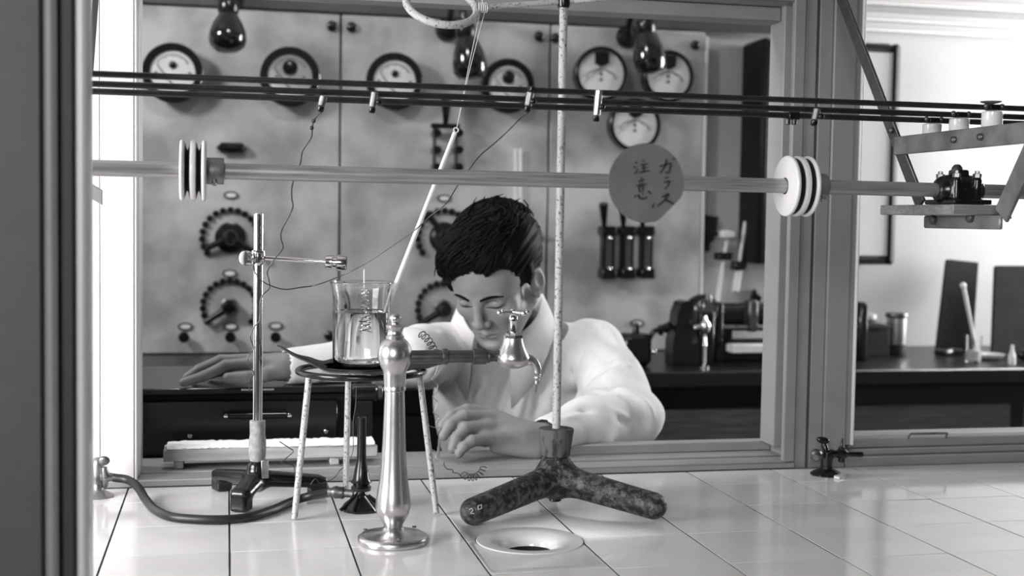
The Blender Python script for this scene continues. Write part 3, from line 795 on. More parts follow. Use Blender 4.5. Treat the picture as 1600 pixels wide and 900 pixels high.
tag(MB().lathe([(.020, .0005), (.034, .006), (.040, .014), (.037, .014), (.030, .006), (0, .004)], c, n=32).build('glass_dish', M['porcelain'], base=c), 'shallow pale dish on the counter right of the small beaker', 'dish')
c = at(1597, 553, Y=1.66); c.z = 0
tag(MB().sphere(c + Vector((.02, 0, .018)), .02, radii=(.035, .02, .0175)).build('mortar', M['black'], base=c), 'black rounded lump on the counter at the right edge before the wide board', 'lump')
c = at(1359, 497, Y=1.92)
t = thing('reagent_bottle', 'dark bottle with a pale stopper behind the black box', 'bottle', (c.x, 1.92, 0))
MB().lathe([(.028, .0005), (.030, .006), (.030, .075), (.012, .092), (.012, c.z - .018)], (c.x, 1.92, 0), n=24).build('body', M['dark_steel'], t)
MB().lathe([(.012, c.z - .0175), (.017, c.z - .01), (.017, c.z + .01), (0, c.z + .012)], (c.x, 1.92, 0), n=20).build('stopper', M['porcelain'], t)
for px, py, r_ in ((1463, 543, .012), (1486, 545, .014), (1498, 545, .010), (1546, 543, .008)):
    pass
a = at(1460, 546, Y=1.80); b = at(1500, 546, Y=1.80)
tag(MB().tube(spline([(a.x, 1.80, .012), ((a.x * 2 + b.x) / 3, 1.79, .010), ((a.x + 2 * b.x) / 3, 1.80, .012), (b.x, 1.79, .010)], 5), .0085, 8).build('rubber_offcut', M['rubber']), 'short dark length of tubing at the foot of the narrow board', 'tubing')

# ---------------------------------------------------------------- man's side of the window: desk, instrument case, rack
dk = thing('side_desk', 'dark low desk behind the left part of the window, under the instrument case', 'desk', (-.1, .8, FLOORZ))
MB().box((-.75, .588, -.03), (.20, 1.02, -.002), .003).build('desk_top', M['dark_wood'], dk)
for x in (-.72, .17):
    for y in (.61, .99): MB().box((x - .02, y - .02, FLOORZ), (x + .02, y + .02, -.031)).build('leg', M['dark_wood'], dk)
MB().box((-.73, .60, -.45), (.18, .615, -.031)).build('front_panel', M['dark_wood'], dk)
cs = thing('instrument_case', 'long black instrument case under the man\'s right hand, with a bar handle on its front', 'case', (0, .7, 0))
CF = .60; CT = .101
xl, xr = -.36, at(541, 650, Y=CF).x
MB().box((xl, CF + .012, -.0015), (xr, .86, CT - .010), .002).build('body', M['dark_wood'], cs)
MB().box((xl - .006, CF, CT - .0095), (xr + .006, .866, CT), .002).build('lid', M['black'], cs)
dr = MB().box((xl + .03, CF + .002, .006), (xr - .012, CF + .0115, CT - .018), .002).build('front_flap', M['black'], cs)
for q in ((353, 649), (452, 648), (297, 680), (509, 673)):
    c = at(*q, Y=CF); MB().lathe([(.0035, -.003), (.0042, .003), (.003, .006), (0, .0068)], c, (0, -1, 0), 14).build('stud', M['chrome'], dr)
a, b = at(357, 650, Y=CF - .008), at(448, 649, Y=CF - .008)
MB().cyl(a, b, .0042, n=12, ch=.001).build('handle', M['black'], dr)
a, b = at(377, 605, Y=CF), at(428, 605, Y=CF); MB().box((a.x, CF - .001, CT - .004), (b.x, CF - .0002, CT - .0015)).build('edge_line', M['chrome'], cs)  # chrome strip drawn as the bright line of the lid edge
a = at(560, 612, Y=.60)
t = thing('eyepiece_tube', 'short black tube lying beside the instrument case behind the tripod', 'tube', (a.x, .6, -.002))
MB().cyl((xr + .0075, .604, a.z - .002), (xr + .042, .604, a.z - .002), .0125, n=28, ch=.002).build('barrel', M['black'], t)
MB().cyl((xr + .0425, .604, a.z - .002), (xr + .050, .604, a.z - .002), .0105, n=28, ch=.001).build('eyepiece', M['dark_steel'], t)
MB().box((xr + .012, .598, -.0015), (xr + .036, .610, a.z - .0148)).build('foot', M['black'], t)

t = thing('wooden_rack', 'low pale wooden rack with a white padded top on the sill, left of the tripod', 'rack', (.03, .52, .0106))
ra, rb = at(255, 722, Y=.50), at(590, 722, Y=.50)
z0, z1 = at(256, 722, Y=.50).z, at(256, 704, Y=.50).z
MB().box((ra.x, .500, z0), (rb.x, .512, z1), .001).build('front_rail', M['pale_wood'], t)
MB().box((ra.x, .532, z0), (rb.x, .544, z1), .001).build('rear_rail', M['pale_wood'], t)
for px in (279, 523): x = at(px, 722, Y=.50).x; MB().box((x - .006, .502, .0108), (x + .006, .542, z0 - .0003), .001).build('foot', M['pale_wood'], t)
pad = MB(); n = 60
V = []; F = []
for i in range(n + 1):
    x = ra.x + .004 + (rb.x - ra.x - .008) * i / n
    for (y, z) in ((.501, z1 + .0004), (.4995, z1 + .002), (.502, z1 + .0045), (.522, z1 + .006), (.542, z1 + .0045), (.543, z1 + .0004)):
        V.append((x, y + random.uniform(-.0006, .0006), z + (random.uniform(-.0007, .0009) if z > z1 + .001 else 0)))
for i in range(n):
    for j in range(6): F.append((i * 6 + j, i * 6 + (j + 1) % 6, (i + 1) * 6 + (j + 1) % 6, (i + 1) * 6 + j))
F += [tuple(range(6)), tuple(reversed(range(n * 6, n * 6 + 6)))]
pad.add(V, F).build('padding', M['cotton'], t)
# ---------------------------------------------------------------- things on the tiled bench
# silvery tap column
TB = at(614, 847, Z=0); TY = TB.y; tx = TB.x
def tz(y, px=622): return at(px, y, Y=TY).z
q = mpp(TB + Vector((0, 0, .12)))
tap = thing('bench_tap', 'silvery turned tap column with side arm and cross handle, in front of the tripod', 'tap', (tx, TY, 0))
prof = [(55, .0004), (55.5, .002), (55, .006)]
prof = [(r * q, z) for r, z in prof] + [(50 * q, .0085), (49 * q, .0085), (18 * q, .0125), (15 * q, .016)]
for hw, y in ((14, 826), (15.5, 818), (20, 811), (25.5, 801), (28, 791), (27.5, 782), (25.5, 770), (22.5, 750), (20, 725), (18, 690), (16.8, 650), (15.6, 614), (15.4, 611), (17.2, 610), (17.4, 605), (16.6, 603), (17.2, 601), (17.6, 585), (19, 578), (23, 571), (26.5, 562), (27.2, 553), (25.5, 543), (21, 535), (16, 530), (14.2, 529), (14.4, 525), (13, 524), (11.5, 518), (12.5, 514), (14.6, 512), (14.8, 508), (12, 506), (7, 504.5), (7, 503), (9, 500), (9.4, 496.5), (8, 493), (5, 490.5), (0, 490)):
    prof.append((hw * q, tz(y)))
MB().lathe(prof, (tx, TY, 0), n=48).build('column', M['nickel'], tap, sharp=50)
for a in (35, 155, 275):
    MB().lathe([(.0022, -.0004), (.0022, .0009), (0, .0012)], (tx + .030 * math.cos(R(a)), TY + .030 * math.sin(R(a)), .0108), n=10).build('screw', M['dark_steel'], tap)
za = tz(558)
ar = MB().lathe([(r * q, x * q) for r, x in ((9.5, 20), (10.6, 27), (10.4, 74), (12.4, 75), (12.8, 79), (12.4, 83), (10.2, 84), (10.0, 123), (12.6, 124), (13, 129), (12.6, 144), (10.5, 146), (11, 149), (9, 152), (8, 158), (10, 166))], (tx, TY, za), (1, 0, 0), 32)
ar.build('arm', M['dark_steel'], tap)
bx = at(801, 560, Y=TY).x; bz = lambda y: at(801, y, Y=TY).z
body = MB().lathe([(r * q, bz(y)) for r, y in ((0, 576.5), (12, 575), (22, 571), (27, 563), (27, 557), (23, 549), (19, 541), (16.5, 533), (15.5, 528), (9, 526.8), (6.5, 520))], (bx, TY, 0), n=40)
body.build('valve_body', M['nickel'], tap, sharp=60)
MB().lathe([(13 * q, 0), (15.6 * q, 3 * q), (15.6 * q, 14 * q), (12 * q, 18 * q), (8 * q, 19 * q)], (bx, TY, bz(537)), n=6).build('hex_nut', M['chrome'], tap, sharp=25)
MB().lathe([(6 * q, bz(520)), (6.4 * q, bz(503)), (7 * q, bz(502)), (7.2 * q, bz(495)), (5.6 * q, bz(493)), (5 * q, bz(488))], (bx, TY, 0), n=24).build('stem', M['chrome'], tap)
hh = MB(); hc = Vector((bx, TY, bz(488)))
for a in (24, 114, 204, 294):
    d = Vector((math.cos(R(a)), math.sin(R(a)), 0)) * (27 * q)
    hh.cyl(hc, hc + d, 4 * q, 2.8 * q, 14); hh.sphere(hc + d, 4.8 * q, 16, 10)
hh.lathe([(5 * q, -5 * q), (6.5 * q, -2 * q), (6.5 * q, 3 * q), (4 * q, 6 * q), (0, 7 * q)], hc, n=20).build('cross_handle', M['chrome'], tap)
pts = [at(x, y, Y=TY) for x, y in ((815, 563), (826, 562), (834, 566), (839, 575), (840, 583))]
sp = spline(pts, 6); n = len(sp)
MB().tube(sp, [(10.5 - 4.5 * (i / (n - 1)) ** .7) * q for i in range(n)], 18).build('spout', M['nickel'], tap)
a, b = at(840, 580, Y=TY), at(839, 601, Y=TY)
MB().lathe([(r * q, h * q) for r, h in ((5.8, 0), (6.2, 2), (4.8, 4), (6, 6), (4.6, 8.2), (5.6, 10), (4.2, 12.4), (5.2, 14), (3.8, 16.5), (4.4, 18), (3.4, 21), (0, 21.5))], a, b - a, 20).build('hose_nozzle', M['nickel'], tap, sharp=60)

# tripod with wire gauze
TC = Vector((.147, .293, 0)); RT = .0775
trp = thing('tripod', 'thin legged iron tripod with flaked white legs carrying the wire gauze', 'tripod', TC)
RZ = .1595
MB().torus(TC + Vector((0, 0, RZ)), RT - .006, .0036, n=48, m=10).build('ring', M['black'], trp)
feet = [at(460, 810, Z=.002), at(682, 802, Z=.002), at(540, 770, Z=.002)]
tops = [at(495, 583, Y=.262), at(640, 585, Y=.264), at(545, 585, Y=.362)]
for i, (f_, tp) in enumerate(zip(feet, tops)):
    d = Vector((tp.x - TC.x, tp.y - TC.y, 0)).normalized() * (RT - .006); tp = TC + d + Vector((0, 0, RZ - .003))
    f_ = Vector(f_)
    if i == 2: f_ = Vector((f_.x, f_.y, .0028))
    mid = tp.lerp(f_, .86) + Vector((0, 0, -.000)); out = (f_ - mid)
    MB().tube([tp, tp.lerp(f_, .5), mid, f_ + out.normalized() * .0], [.0036, .0036, .0036, .0033], 12).build('leg', M['white_flaked'], trp)
# gauze: square with its left corner bent up
GS = .082
gz = RZ + .0040
G = 26; V = []; F = []
A = at(450, 545, Y=.30); ang = math.atan2(A.y - TC.y, A.x - TC.x)
for i in range(G + 1):
    for j in range(G + 1):
        u, v = -1 + 2 * i / G, -1 + 2 * j / G
        x, y = (u + v) / 2 * GS * 1.16, (u - v) / 2 * GS * 1.16
        s_ = -x / (GS * 1.16)                            # 1 at the left corner
        z = gz + (max(0, s_ - .42) ** 1.25) * .045 + .0012 * math.sin(9 * u) * math.sin(7 * v) * (1 if math.hypot(x, y) > .045 else 0) + .0012 * (max(0, math.hypot(x, y) - .05) / .03)
        V.append((TC.x + x, TC.y + y, z))
for i in range(G):
    for j in range(G):
        a = i * (G + 1) + j; F.append((a, a + 1, a + G + 2, a + G + 1))
nv = len(V); V2 = V + [(x, y, z + .0016) for x, y, z in V]
F2 = [tuple(reversed(f)) for f in F] + [tuple(i + nv for i in f) for f in F]
edge = [i * (G + 1) for i in range(G + 1)] + [G * (G + 1) + j for j in range(1, G + 1)] + [i * (G + 1) + G for i in range(G - 1, -1, -1)] + [j for j in range(G - 1, 0, -1)]
for a, b in zip(edge, edge[1:] + edge[:1]): F2.append((a, b, b + nv, a + nv))
g_ = thing('wire_gauze', 'charred square wire gauze with one corner bent up, lying on the tripod', 'gauze', TC + Vector((0, 0, gz)))
MB().add(V2, F2).build('mesh_sheet', M['gauze'], g_, sharp=50)
MB().lathe([(0, gz + .0018), (.045, gz + .0018), (.052, gz + .0026), (.052, gz + .0018)], TC, n=40).build('asbestos_disc', M['gauze'], g_)

# beaker with water, coil and thermometer
BC = Vector((.147, .293, gz + .0029)); bq = mpp(BC + Vector((0, 0, .04)))
bz_ = lambda y: at(566, y, Y=BC.y).z - BC.z
rb = 45 * bq
hgt = bz_(441); wl = bz_(487)
bk = thing('beaker', 'tall glass beaker half full of water standing on the wire gauze', 'beaker', BC)
w_ = .0014
outer = [(0, 0), (rb - .006, 0), (rb - .002, .0012), (rb - .0003, .0045), (rb, .009), (rb * 1.0, hgt - .022), (rb * 1.01, hgt - .014), (rb * 1.05, hgt - .006), (rb * 1.11, hgt - .0008), (rb * 1.12, hgt)]
inner = [(rb * 1.10, hgt + .0006), (rb * 1.03, hgt - .006), (rb * .985, hgt - .014), (rb - w_, hgt - .022), (rb - w_, .0095), (rb - w_ - .001, .005), (rb - w_ - .003, .0028), (rb - .009, .0018), (0, .0018)]
MB().lathe(outer + inner, BC, n=64, cap=False).build('glass', GLASS, bk, sharp=80)
MB().lathe([(0, .0020), (rb - .009, .0020), (rb - w_ - .0034, .0030), (rb - w_ - .0014, .0052), (rb - w_ - .0003, .0097), (rb - w_ - .0003, wl - .0006), (rb - w_ - .0008, wl), (rb - w_ - .004, wl - .0008), (0, wl - .0008)], BC, n=64).build('water', WATER, bk, sharp=60)
cx_ = at(569, 480, Y=BC.y).x - BC.x
zt, zb = bz_(450), .036
hel = [BC + Vector((cx_ + (.0042 + .0014 * (1 - t)) * math.cos(t * 2 * math.pi * 11), (.0042 + .0014 * (1 - t)) * math.sin(t * 2 * math.pi * 11), zb + (zt - zb) * t)) for t in np.linspace(0, 1, 11 * 16)]
co = thing('heating_coil', 'small spiral wire coil hanging upright inside the beaker', 'coil', BC + Vector((cx_, 0, zb)))
MB().tube(hel, .0006, 6).build('spiral', M['chrome'], co)
MB().cyl(BC + Vector((cx_, 0, zt)), at(569, 421, Y=BC.y), .0009, n=8).build('lead', M['face'], co)
th_b, th_t = at(597, 500, Y=BC.y - .004), at(711, 207, Y=BC.y + .03)
th = thing('thermometer', 'long white thermometer rod hanging by thread and slanting into the beaker', 'thermometer', th_b)
dth = (th_t - th_b).normalized()
MB().cyl(th_b + dth * .03, th_t, .0031, .0027, 14, .0006).build('stem', M['porcelain'], th)
MB().lathe([(0, 0), (.0018, .002), (.0022, .012), (.0030, .028), (.0030, .031)], th_b, dth, 14).build('bulb', M['face'], th)
MB().torus(th_t + dth * .0032, .0028, .0009, (0.2, -1, .1), 18, 6).build('eye', M['face'], th)

# small Bunsen burner under the tripod
bb = at(560, 797, Z=0); bq2 = mpp(bb)
bu = thing('bunsen_burner', 'small black gas burner with upright tube standing under the tripod', 'burner', bb)
bzz = lambda y: at(566, y, Y=bb.y).z
MB().lathe([(0, .0005), (30 * bq2, .0005), (31 * bq2, .003), (26 * bq2, .008), (12 * bq2, .016), (7 * bq2, .021), (7 * bq2, bzz(768)), (15 * bq2, bzz(766)), (16 * bq2, bzz(761)), (12 * bq2, bzz(757)), (16.5 * bq2, bzz(753)), (13 * bq2, bzz(748)), (11 * bq2, bzz(735)), (8 * bq2, bzz(722)), (7.2 * bq2, bzz(710)), (6.8 * bq2, bzz(652)), (5.3 * bq2, bzz(652)), (5.3 * bq2, bzz(670)), (0, bzz(671))], (bb.x + .003, bb.y, 0), n=32, cap=False).build('tube', M['black'], bu, sharp=50)
for a in (205, 245, 305, 345): 
    d = Vector((math.cos(R(a)), math.sin(R(a)), 0)); MB().cyl(bb + Vector((.003, 0, .017)) + d * .008, bb + Vector((.003, 0, .003)) + d * .027, .0022, n=8).build('base_rib', M['black'], bu)
bin_ = Vector((bb.x - .006, bb.y, .019))
nz = at(513, 768, Y=bb.y + .01)
MB().tube(spline([bin_, bin_.lerp(nz, .5), nz], 4), .0048, 12).build('gas_inlet', M['brass_dull'], bu)
MB().lathe([(.0062, 0), (.0072, .002), (.0066, .006), (.0075, .010), (.006, .014)], bin_.lerp(nz, .35), nz - bin_, 14).build('nipple', M['dark_steel'], bu)

# left gas tap, rubber hose
gl = at(153, 776, Z=0); k = mpp(gl)
gt = thing('gas_tap', 'old dull gas tap at the left jamb feeding the rubber hose', 'tap', gl)
gz_ = lambda y: at(153, y, Y=gl.y).z
MB().lathe([(24 * k, .0003), (24 * k, .002), (14 * k, .006), (8.5 * k, .009), (8 * k, .022), (9 * k, gz_(748) - .006), (10 * k, gz_(745)), (9 * k, gz_(735)), (10 * k, gz_(725)), (6 * k, gz_(716)), (0, gz_(714))], gl, n=28).build('column', M['steel'], gt, sharp=55)
p0, p1 = at(158, 745, Y=gl.y - .002), at(186, 746, Y=gl.y - .006)
MB().cyl(p0, p1, 9 * k, 5 * k, 18, .001).build('outlet', M['steel'], gt)
c = at(165, 744, Y=gl.y - .006)
MB().cyl(c, at(163, 730, Y=gl.y - .010), 6.5 * k, 4.5 * k, 16, .001).cyl(c, at(164, 762, Y=gl.y - .004), 5.5 * k, 4 * k, 14, .001).build('plug', M['brass_dull'], gt)
a = at(162, 720, Y=gl.y - .010); MB().sphere(a, .01, radii=(9.5 * k, 3.4 * k, 7.5 * k), ax=((.97, -.2, .15), (.2, .97, 0), (-.15, 0, .97))).build('thumb_handle', M['dark_steel'], gt)
hp = [p1 + Vector((-.006, 0, 0)), at(200, 750, Y=gl.y - .012), at(216, 762, Y=gl.y - .03)]
for x, y in ((228, 781), (243, 797), (266, 807), (300, 811), (345, 812), (388, 808), (425, 797), (458, 783)): hp.append(at(x, y, Z=.0055))
hp.append(at(485, 775, Z=.010)); hp.append(nz + (nz - bin_).normalized() * -.004)
tag(MB().tube(spline(hp, 10), .0050, 14).build('rubber_hose', M['rubber'], base=at(300, 811, Z=0)), 'black rubber hose curving over the tiles from left gas tap to burner', 'hose')

# right gas tap
gr = at(1291, 742, Z=0); k = mpp(gr)
g2 = thing('gas_tap', 'black gas tap with ribbed nozzle standing before the grey post', 'tap', gr)
P = lambda x, y, dy=0: at(x, y, Y=gr.y + dy)
hz = lambda y: P(1290, y).z
MB().lathe([(25 * k, .0003), (25 * k, .002), (20 * k, .005), (9.5 * k, .009), (9 * k, .012), (9 * k, hz(722)), (10 * k, hz(714)), (9 * k, hz(706)), (0, hz(703))], gr, n=28).build('column', M['black'], g2, sharp=50)
MB().lathe([(5 * k, 0), (5 * k, 4 * k), (9 * k, 7 * k), (10 * k, 14 * k), (9 * k, 18 * k), (0, 19 * k)], P(1275, 715, -.020), (.45, .8, .1), 20).build('valve_seat', M['dark_steel'], g2)
MB().cyl(P(1291, 706), P(1287, 692), 5.5 * k, 3.5 * k, 14, .0006).sphere(P(1286, 688), .01, radii=(11 * k, 4 * k, 5.5 * k), ax=((.97, -.1, -.2), (.1, .99, 0), (.2, 0, .97))).build('thumb_handle', M['black'], g2)
MB().lathe([(7 * k, 0), (7.5 * k, 8 * k), (5.5 * k, 10 * k), (6 * k, 14 * k), (8 * k, 18 * k), (9 * k, 24 * k), (7 * k, 30 * k), (4.4 * k, 32 * k), (4.8 * k, 36 * k), (4.0 * k, 38 * k), (4.8 * k, 41 * k), (4.0 * k, 43 * k), (4.8 * k, 46 * k), (4.0 * k, 48 * k), (4.8 * k, 52 * k), (4.2 * k, 58 * k), (0, 59 * k)], P(1294, 709), P(1350, 710) - P(1294, 709), 20).build('nozzle', M['black'], g2, sharp=60)
MB().cyl(P(1315, 722), P(1315, 698), 5.5 * k, 5 * k, 14, .001).cyl(P(1315, 699), P(1316, 685), 2.6 * k, 1.6 * k, 10, .0004).build('cock', M['black'], g2)
c = at(1312, 746, Z=0); tag(MB().prism([at(1303, 747, Z=.0006), at(1311, 749, Z=.0006), at(1320, 744, Z=.0006), at(1313, 741, Z=.0006)], (0, 0, .003)).build('white_chip', M['porcelain']), 'small white chip lying beside the foot of the right gas tap', 'chip')

# steel rod stand on a black three legged foot
S1 = Vector((at(402, 765, Y=.335).x, .335, 0)); k = mpp(S1 + Vector((0, 0, .05)))
s1 = thing('rod_stand', 'bright steel rod stand on a black three legged foot at the left', 'stand', S1)
f1 = [at(341, 764, Z=0), at(371, 802, Z=0), at(508, 776, Z=0)]
hubz = .040
pr = [cap(S1 + Vector((0, 0, hubz - .012)), S1 + Vector((0, 0, hubz + .002)), .0145, .012)]
for f_ in f1:
    f_ = Vector(f_); d = (f_ - S1).normalized(); e = f_ - d * .010
    L = (e - S1).length; sd = Vector((-d.y, d.x, 0))
    for s in (-1, 0, 1): pr.append(cap(S1 + Vector((0, 0, hubz - .010)) + sd * (.004 * s), e + Vector((0, 0, .020)) + sd * (.006 * s), .0085, .0068, .005))
    pr.append(rbox(e + Vector((0, 0, .0125)), (.0100, .0100, .0120), [tuple(d), (-d.y, d.x, 0), (0, 0, 1)], .003, .004))
solid('foot', pr, .0024, M['black'], s1)
sz = lambda y: at(404, y, Y=.335).z
MB().lathe([(10 * k, hubz - .006), (10.5 * k, hubz), (10.5 * k, sz(722)), (12.5 * k, sz(716)), (13.4 * k, sz(702)), (13.2 * k, sz(688)), (11.8 * k, sz(678)), (12.2 * k, sz(664)), (12 * k, sz(657)), (7.5 * k, sz(656)), (0, sz(655))], S1, n=28).build('sleeve', M['mottled'], s1, sharp=50)
MB().cyl(S1 + Vector((0, 0, sz(658))), S1 + Vector((0, 0, sz(333))), 7.6 * k, n=32, ch=.001).build('rod', M['chrome'], s1)
a = at(414, 733, Y=.314); MB().obox(a, (5.5 * k, .0015, 15 * k), [(1, .1, .05), (-.1, 1, .2), (-.05, -.2, 1)], .0006).build('tab', M['steel'], s1)
# boss head with cross rod
zb_ = sz(402); bp = S1 + Vector((0, 0, zb_))
bo = thing('boss_clamp', 'bright metal boss clamp holding a short cross rod on the steel stand', 'clamp', bp)
MB().lathe([(9.5 * k, -12 * k), (11 * k, -9 * k), (11 * k, 8 * k), (9.8 * k, 11 * k)], bp, n=24).build('collar', M['chrome'], bo)
k *= 1.25; a = bp + Vector((-9 * k, -.006, -1 * k)); MB().lathe([(3.5 * k, -.004), (3.5 * k, 3 * k), (8.5 * k, 4 * k), (9.5 * k, 7 * k), (8.5 * k, 12 * k), (0, 13 * k)], a, (-.75, -.65, .05), 22).build('thumb_screw', M['chrome'], bo)
k /= 1.25; b0, b1 = bp + Vector((10 * k, 0, -1 * k)), at(508, 409, Y=.320)
MB().cyl(b0, b1, 4.2 * k, n=18).build('cross_rod', M['chrome'], bo)
dd = (b1 - b0).normalized(); k *= 1.22
MB().lathe([(5 * k, 0), (9 * k, 2 * k), (9.5 * k, 6 * k), (9.5 * k, 10 * k), (7 * k, 11 * k), (7 * k, 15 * k), (10 * k, 17 * k), (10.2 * k, 25 * k), (9 * k, 28 * k), (0, 28.5 * k)], b1 - dd * (.5 * k), dd, 26).build('end_knob', M['chrome'], bo)

k /= 1.22
# heavy iron stand with cork, flaked rod and tilted ring
S2 = Vector((at(868, 740, Y=.272).x, .272, 0)); k = mpp(S2 + Vector((0, 0, .05)))
s2 = thing('ring_stand', 'heavy rusty cast iron stand with spread legs and a tall flaked white rod', 'stand', S2)
zz = lambda y: at(869, y, Y=.272).z
fl, fr_ = at(728, 826, Z=.0), at(1036, 816, Z=.0)
pr = [cap(S2 + Vector((0, 0, zz(742))), S2 + Vector((0, 0, zz(722))), 27 * k, 21 * k, .012), cap(S2 + Vector((0, 0, zz(765))), S2 + Vector((0, 0, zz(740))), 15 * k, 20 * k, .01)]
for f_ in (fl, fr_):
    f_ = Vector(f_); d = (f_ - S2).normalized(); e = f_ - d * .012
    pr.append(cap(S2 + Vector((0, 0, zz(745))) + d * .012, e + Vector((0, 0, .0165)), .0150, .0132, .018))
    pr.append(cap(S2 + Vector((0, 0, zz(752))) + d * .012, e + Vector((0, 0, .0175)), .0130, .0120, .010))
back = S2 + Vector((.012, .085, 0))
pr.append(cap(S2 + Vector((0, 0, zz(745))), back + Vector((0, 0, .0145)), .014, .011, .015))
solid('foot', pr, .0026, M['cast_iron'], s2)
MB().cyl(S2 + Vector((0, 0, .006)), S2 + Vector((0, 0, zz(760))), 10 * k, n=20, ch=.001).build('bolt', M['black'], s2)
MB().lathe([(22 * k, zz(724)), (21 * k, zz(716)), (18 * k, zz(713))], S2, n=28).build('washer', M['white_flaked'], s2)
two = MB()
A0 = hit(pr, 740, 800); 
if A0 is not None:
    Q = lambda x, y: Vector(hit(pr, x, y)) if hit(pr, x, y) is not None else None
    st = [Q(x, y) for x, y in ((733, 797), (737, 795), (739, 798), (735, 803), (741, 803))]
    if all(st): two.tube([p + Vector((0, -.0006, .0006)) for p in st], .0007, 6)
    st = [Q(x, y) for x, y in ((747, 791), (752, 789), (752, 795), (747, 797), (747, 791))]
    if all(st): two.tube([p + Vector((0, -.0006, .0006)) for p in st], .0007, 6)
if two.v: two.build('painted_mark', M['white_paint'], s2)
ck = MB().lathe([(20.5 * k, zz(712)), (22 * k, zz(711)), (27.5 * k, zz(671)), (26.5 * k, zz(669)), (0, zz(669))], S2, n=40).build('cork', M['cork'], base=S2 + Vector((0, 0, zz(712))))
tag(ck, 'brown tapered cork stopper pushed on the white rod above the iron foot', 'cork')
rod_t = at(877, -40, Y=.272)
MB().cyl(S2 + Vector((0, 0, zz(713))), Vector((S2.x, S2.y, rod_t.z)), 6.4 * k, n=24).build('rod', M['white_flaked'], s2)
# ring
cl = Vector((S2.x, S2.y, at(877, 3, Y=.272).z)); kr = mpp(cl)
rg = thing('retort_ring', 'flaked white iron ring tilted on its arm at the top of the tall rod', 'ring', cl)
MB().lathe([(6.9 * kr, -9 * kr), (9 * kr, -9 * kr), (10 * kr, -6 * kr), (10 * kr, 8 * kr), (6.9 * kr, 8 * kr), (6.9 * kr, -9 * kr)], cl, n=20, cap=False).build('boss', M['black'], rg)
arm_e = at(757, 11, Y=.262)
MB().cyl(cl + Vector((-10 * kr, 0, 0)), arm_e, 4.5 * kr, n=14).cyl(cl + Vector((10 * kr, 0, .001)), cl + Vector((.10, -.02, .012)), 4.2 * kr, n=12).build('arm', M['white_flaked'], rg)
rc = at(690, 9, Y=.262)
MB().torus(rc, 54.0 * kr, 6.0 * kr, (0.04, -math.sin(R(40)), math.cos(R(40))), 56, 14).build('ring', M['white_flaked'], rg)
# thread from ring arm to thermometer
tk = at(754, 12, Y=.258)
sg = MB()
for dx in (-3, 4): sg.tube(spline([tk + Vector((dx * kr, -.003, -.001)), tk.lerp(th_t, .5) + Vector((dx * kr * .35, 0, 0)), th_t + dth * .0045 + Vector((0, -.0015, 0))], 6), .00045, 6)
for i in range(5): sg.torus(tk + Vector(((i - 2) * .0018, 0, 0)), .0052, .0008, (1, .12 * (i - 2), .05), 18, 6)
sg.tube(spline([tk + Vector((0, -.006, .002)), tk + Vector((-.002, -.007, .008)), tk + Vector((.001, -.006, .013))], 4), .0006, 6)
tag(sg.build('thread', M['string'], base=tk), 'thin pale thread tied to the iron ring arm and holding the thermometer', 'thread')

# ---------------------------------------------------------------- line shaft, bus rods and hanger
BX = .76; SY = .07
sa, sb = at(60, 260, Y=SY), at(1640, 301.5, Y=SY)
shp = lambda px: sa.lerp(sb, (px - 60) / 1580)
def on_shaft(px):            # the shaft point seen at column px
    lo_, hi_ = 0., 1.
    for _ in range(40):
        m_ = (lo_ + hi_) / 2; P_ = np.array(sa.lerp(sb, m_)) - CAM
        if 800 + FPX * (P_ @ CR) / (P_ @ CW) < px: lo_ = m_
        else: hi_ = m_
    return sa.lerp(sb, lo_)
sdir = (sb - sa).normalized(); ks = mpp(on_shaft(600))
sh = thing('line_shaft', 'grey steel shaft running level across the whole hood', 'shaft', on_shaft(700))
MB().cyl(sa, sb, 12.2 * ks, n=32).build('rod', M['shaft'], sh)
def pulley(px, label, flip):
    c = on_shaft(px); kk = mpp(c); t = thing('pulley', label, 'pulley', c, 'grooved pulleys on the shaft')
    d = sdir * (1 if not flip else 1); W = 21.0
    pr = [(13, -20), (45, -20), (47, -18.8), (47.5, -16.5), (46.8, -13.8), (42, -12.2), (33, -10.4), (31, -8.8), (33, -7.2), (42, -5.2), (46.8, -3.6), (47.5, 0), (46.8, 3.6), (42, 5.2), (33, 7.2), (31, 8.8), (33, 10.4), (42, 12.2), (46.8, 13.8), (47.5, 16.5), (47, 18.8), (45, 20), (13, 20)]
    MB().lathe([(r * kk, h * kk) for r, h in pr], c, d, 64, cap=False).build('wheel', M['porcelain'], t, sharp=60)
    for s_ in (-1, 1): MB().lathe([(r * kk, (8.8 * s_ + h) * kk) for r, h in ((43.5, -3.7), (42.6, -3.3), (33.6, -1.5), (31.8, 0), (33.6, 1.5), (42.6, 3.3), (43.5, 3.7), (42.2, 3.8), (30.5, 0), (42.2, -3.8), (43.5, -3.7))], c, d, 48, cap=False).build('groove', M['dark_steel'], t)  # dark lining over the porcelain, groove shade put into its colour
    MB().lathe([(r * kk, h * kk) for r, h in ((13, 20.3), (20.5, 20.5), (21, 22), (21, 45), (20, 47), (13, 47.4))], c, d, 36, cap=False).build('hub', M['zinc'], t)
    a = c + d * (35 * kk) + Vector((-.1, -.62, -.78)).normalized() * (20 * kk)
    MB().lathe([(3.5 * kk, 0), (4.6 * kk, 2 * kk), (4.6 * kk, 7 * kk), (3 * kk, 8 * kk), (2.2 * kk, 5 * kk), (0, 5 * kk)], a, Vector((-.1, -.62, -.78)), 16).build('set_screw', M['chrome'], t)
    return t
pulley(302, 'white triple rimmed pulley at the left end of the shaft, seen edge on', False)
pulley(1245, 'white triple rimmed pulley before the grey post, seen from its flat side', True)

